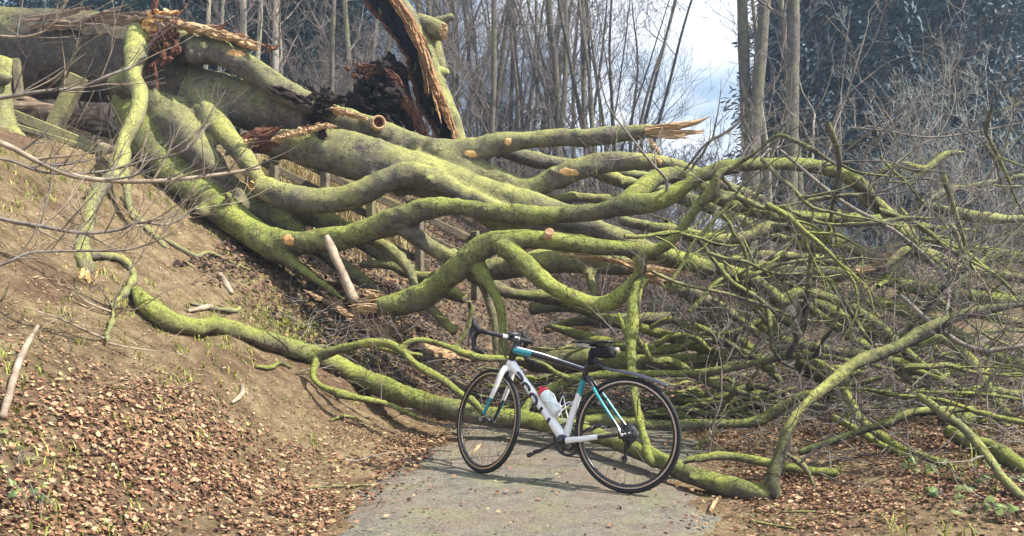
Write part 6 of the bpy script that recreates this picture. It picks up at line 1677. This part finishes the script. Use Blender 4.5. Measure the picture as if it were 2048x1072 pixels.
def build_wood():
    g = np.random.default_rng(101)
    pole = [make_proto('pole', 200 + i, 14, 0.055 + 0.012 * (i % 3), 'tree', 'brush') for i in range(4)]
    pale = [make_proto('pole', 220 + i, 12, 0.07, 'tree_pale', 'brush') for i in range(2)]
    cop = [make_proto('coppice', 240 + i, 12, 0.062, 'tree', 'brush') for i in range(4)]
    shr = [make_proto('shrub', 260 + i, 3.2, 0.022, 'brush', 'brush') for i in range(3)]
    shp = [make_proto('shrub', 270 + i, 6.5, 0.02, 'brush_pale', 'brush_pale') for i in range(3)]
    conb = [make_proto('conifer', 290 + i, 13, 2.3, 'tree', 'conifer_haze') for i in range(3)]
    con = [make_proto('conifer', 280 + i, 13, 2.3, 'tree', 'conifer') for i in range(3)]
    tall = [make_proto('tall', 300 + i, 16, 0.135, 'tree', 'brush') for i in range(2)]
    # pale slim trunks before the dark conifers at left
    for px, D, lab in ((484, 15.5, 'palest slim trunk just above the bend of the upper limb'), (512, 18, None), (548, 14.5, 'slim trunk standing where the upper limb dips'), (560, 14.8, 'slim trunk leaning beside the dip of the upper limb'),
                       (657, 15, 'slim brown trunk left of the rotten hollow stump'), (730, 17, None), (700, 18, None), (410, 19, None), (433, 20, None), (765, 19, None)):
        x, y = XY(px, D)
        put_tree(pale[int(g.integers(2))] if px < 600 else pole[int(g.integers(4))], 'bare_tree', x, y, g.uniform(0, 6.28), g.uniform(0.8, 1.1), lab or 'slim bare tree before the dark conifers behind the upper limb', 'slim bare trees before the dark conifers')
    # the thin wood in the middle
    for px, D, lab in ((974, 14.5, 'bare tree with straight olive trunk right of the hollow snag'), (1098, 17, 'bare tree with straight trunk above the broken limb tips'), (1128, 18, None), (1195, 17.5, None), (1185, 21, None), (880, 16, None), (905, 20, None), (850, 20, None), (820, 22, None),
                       (1020, 21, None), (1050, 24, None), (1150, 24, None), (940, 24, None), (985, 19, None), (1035, 18, None), (1075, 20, None), (1175, 19, None), (1210, 22, None), (915, 22, None), (870, 23, None), (1110, 22, None)):
        x, y = XY(px, D)
        put_tree(pole[int(g.integers(4))], 'bare_tree', x, y, g.uniform(0, 6.28), g.uniform(0.85, 1.25), lab or 'bare grey tree in the thin wood behind the fallen limbs', 'bare trees in the thin wood')
    g = np.random.default_rng(12)
    for px, D, lab in ((1225, 18.5, None), (1235, 20, 'bare many stemmed tree nearest the bright gap of sky'), (1160, 21, None), (1060, 20, None), (1010, 24, None), (900, 24, None), (860, 27, None), (960, 26, None)):
        x, y = XY(px, D)
        put_tree(cop[int(g.integers(4))], 'coppiced_tree', x, y, g.uniform(0, 6.28), g.uniform(0.85, 1.2), lab or 'bare many stemmed tree fanning up behind the fallen limbs', 'coppiced trees behind the fallen limbs')
    # two big trunks right of the gap and their neighbours
    for px, D, sc, k, lab in ((1507, 14.0, 0.95, 0, 'tall rough trunk, left one of the close pair by the sky gap'), (1490, 13.8, 1.0, 1, 'tall rough trunk, right one of the close pair by the sky gap'), (1572, 13.0, 0.95, 0, 'tall trunk behind the crown twigs right of the close pair'), (1612, 15.5, 0.75, 1, 'thinner trunk left of the dark blue conifers at right')):
        x, y = XY(px, D)
        put_tree(tall[k], 'tall_tree', x, y, 1.3 * k + px, sc, lab, None)
    x, y = XY(1545, 14.5)
    put_tree(pale[0], 'bare_tree', x, y, 2.0, 0.8, 'slim pale trunk leaning behind the arch of the long limb', None, lean=(0, 0.05))
    # dark conifers
    for px, D, s in ((250, 24, 1), (330, 26, 1), (400, 25, 1.1), (470, 27, 1), (530, 25, 1.1), (590, 27, 1.1), (650, 25, 0.95), (710, 28, 0.9), (160, 24, 1), (60, 25, 1)):
        x, y = XY(px, D)
        put_tree(con[int(g.integers(3))], 'conifer', x, y, g.uniform(0, 6.28), s * 1.1, 'dark green conifer in the plantation behind the fallen trunk', 'conifers behind the fallen trunk')
    for px, D, s in ((1590, 20, 0.8), (1640, 19, 1.05), (1690, 20, 1.1), (1770, 18.5, 1.1), (1850, 20, 1.1), (1930, 19, 1.1), (2010, 18, 1.1), (2090, 20, 1.1), (1650, 24, 1.2), (1800, 24, 1.2), (1950, 24, 1.2), (1600, 25, 1.0)):
        x, y = XY(px, D)
        put_tree(conb[int(g.integers(3))], 'conifer', x, y, g.uniform(0, 6.28), s, 'conifer in the dense stand at right, needles tinted blue for haze', 'conifers in the stand at right')
    # shrubs and thickets
    for i in range(26):
        px = g.uniform(700, 1400); D = g.uniform(15, 24)
        x, y = XY(px, D)
        put_tree(shr[int(g.integers(3))], 'bare_shrub', x, y, g.uniform(0, 6.28), g.uniform(0.8, 1.3), 'bare brown shrub in the undergrowth behind the fallen limbs', 'bare shrubs in the undergrowth', 'shrub')
    for i in range(8):
        px = g.uniform(1430, 2080); D = g.uniform(13, 17)
        x, y = XY(px, D)
        put_tree(shr[int(g.integers(3))], 'bare_shrub', x, y, g.uniform(0, 6.28), g.uniform(0.6, 1.0), 'bare brown shrub below the conifer stand at right', 'bare shrubs below the right stand', 'shrub')
    for px, D, s in ((1720, 15, 0.9), (1870, 14, 1.05), (2040, 13.5, 1.05)):
        x, y = XY(px, D)
        put_tree(shp[int(g.integers(3))], 'bare_bush', x, y, g.uniform(0, 6.28), s, 'pale bare tall bush before the conifer stand at right', 'pale bushes before the conifer stand', 'bush')
    for i in range(10):
        px = g.uniform(60, 260); D = g.uniform(10.5, 13)
        x, y = XY(px, D)
        put_tree(shr[int(g.integers(3))], 'bare_shrub', x, y, g.uniform(0, 6.28), g.uniform(0.4, 0.6), 'bare shrub behind the collapsed fence under the trunk', 'bare shrubs behind the collapsed fence', 'shrub')

def build_ivy():
    g = np.random.default_rng(9)
    spots = ((1905, 1000), (1960, 960), (2005, 985), (1870, 950), (2030, 1040), (1975, 1035), (40, 1000), (25, 930), (80, 1050))
    labs = ('ivy sprig beside the smooth curving branch, nearest the corner logs', 'ivy sprig higher up beside the curving branch', 'ivy sprig under the end of the curving branch', 'ivy sprig at the left end of the ivy patch', 'ivy sprig in the lower right corner',
            'ivy sprig just above the lower right corner one', 'green sprig on the leaf litter at the lower left edge', 'green sprig at the left edge below the pale stick', 'green sprig in the lower left corner')
    for (px, py), lab in zip(spots, labs):
        q = G(px, py)
        root = empty('ivy' if px > 1000 else 'green_sprig', q, lab, 'plant')
        mb = MB(); st = MB(); n = 10 if px > 1000 else 8
        for i in range(n):
            a = g.uniform(0, 6.28); r = g.uniform(0.02, 0.22); h = g.uniform(0.015, 0.09)
            x, y = q[0] + r * math.cos(a), q[1] + r * math.sin(a) * 0.7
            c = np.array([x, y, ground(x, y) + h]); base = np.array([q[0] + 0.3 * r * math.cos(a), q[1] + 0.3 * r * math.sin(a), ground(q[0], q[1])])
            tube(st, [base, (base + c) / 2 + np.array([0, 0, 0.03]), c], [0.0016, 0.0014, 0.001], 4, cap=False)
            nrm = np.array([g.normal(0, 0.45), -0.35 + g.normal(0, 0.4), 1.0]); nrm /= np.linalg.norm(nrm)
            u = np.cross(nrm, g.normal(size=3)); u /= np.linalg.norm(u); v = np.cross(nrm, u)
            s = g.uniform(0.014, 0.032) * (1.0 if px > 1000 else 0.6)
            shp = np.array([(0, -1.0), (0.75, -0.95), (0.95, -0.25), (0.5, 0.05), (0.35, 0.55), (0, 1.15), (-0.35, 0.55), (-0.5, 0.05), (-0.95, -0.25), (-0.75, -0.95)])
            V = np.array([c + u * p[0] * s + v * p[1] * s + nrm * (-0.25 * s * abs(p[0])) for p in shp] + [c + nrm * 0.1 * s])
            k = len(shp); mb.add(V, np.array([[j, (j + 1) % k, k] for j in range(k)]))
        mb.build('leaves', M['ivy'], root, smooth_=False); st.build('stems', M['twig'], root)
build_wood(); build_ivy()


# ------------------------------------------------------------------ air
def build_haze():
    mb = MB(); box(mb, (0, 40, 12), np.eye(3), (146, 146, 27))
    o = mb.build('haze', [], None, smooth_=False)
    m = bpy.data.materials.new('pale_air'); m.use_nodes = True
    nt = m.node_tree; nt.nodes.clear()
    out = nt.nodes.new('ShaderNodeOutputMaterial'); v = nt.nodes.new('ShaderNodeVolumePrincipled')
    v.inputs['Color'].default_value = (0.55, 0.75, 1.0, 1); v.inputs['Density'].default_value = 0.0052; v.inputs['Anisotropy'].default_value = 0.65
    nt.links.new(v.outputs['Volume'], out.inputs['Volume'])
    o.data.materials.append(m)
    tag(o, 'thin bluish air between the camera and the far trees', 'haze', kind='stuff')
build_haze()
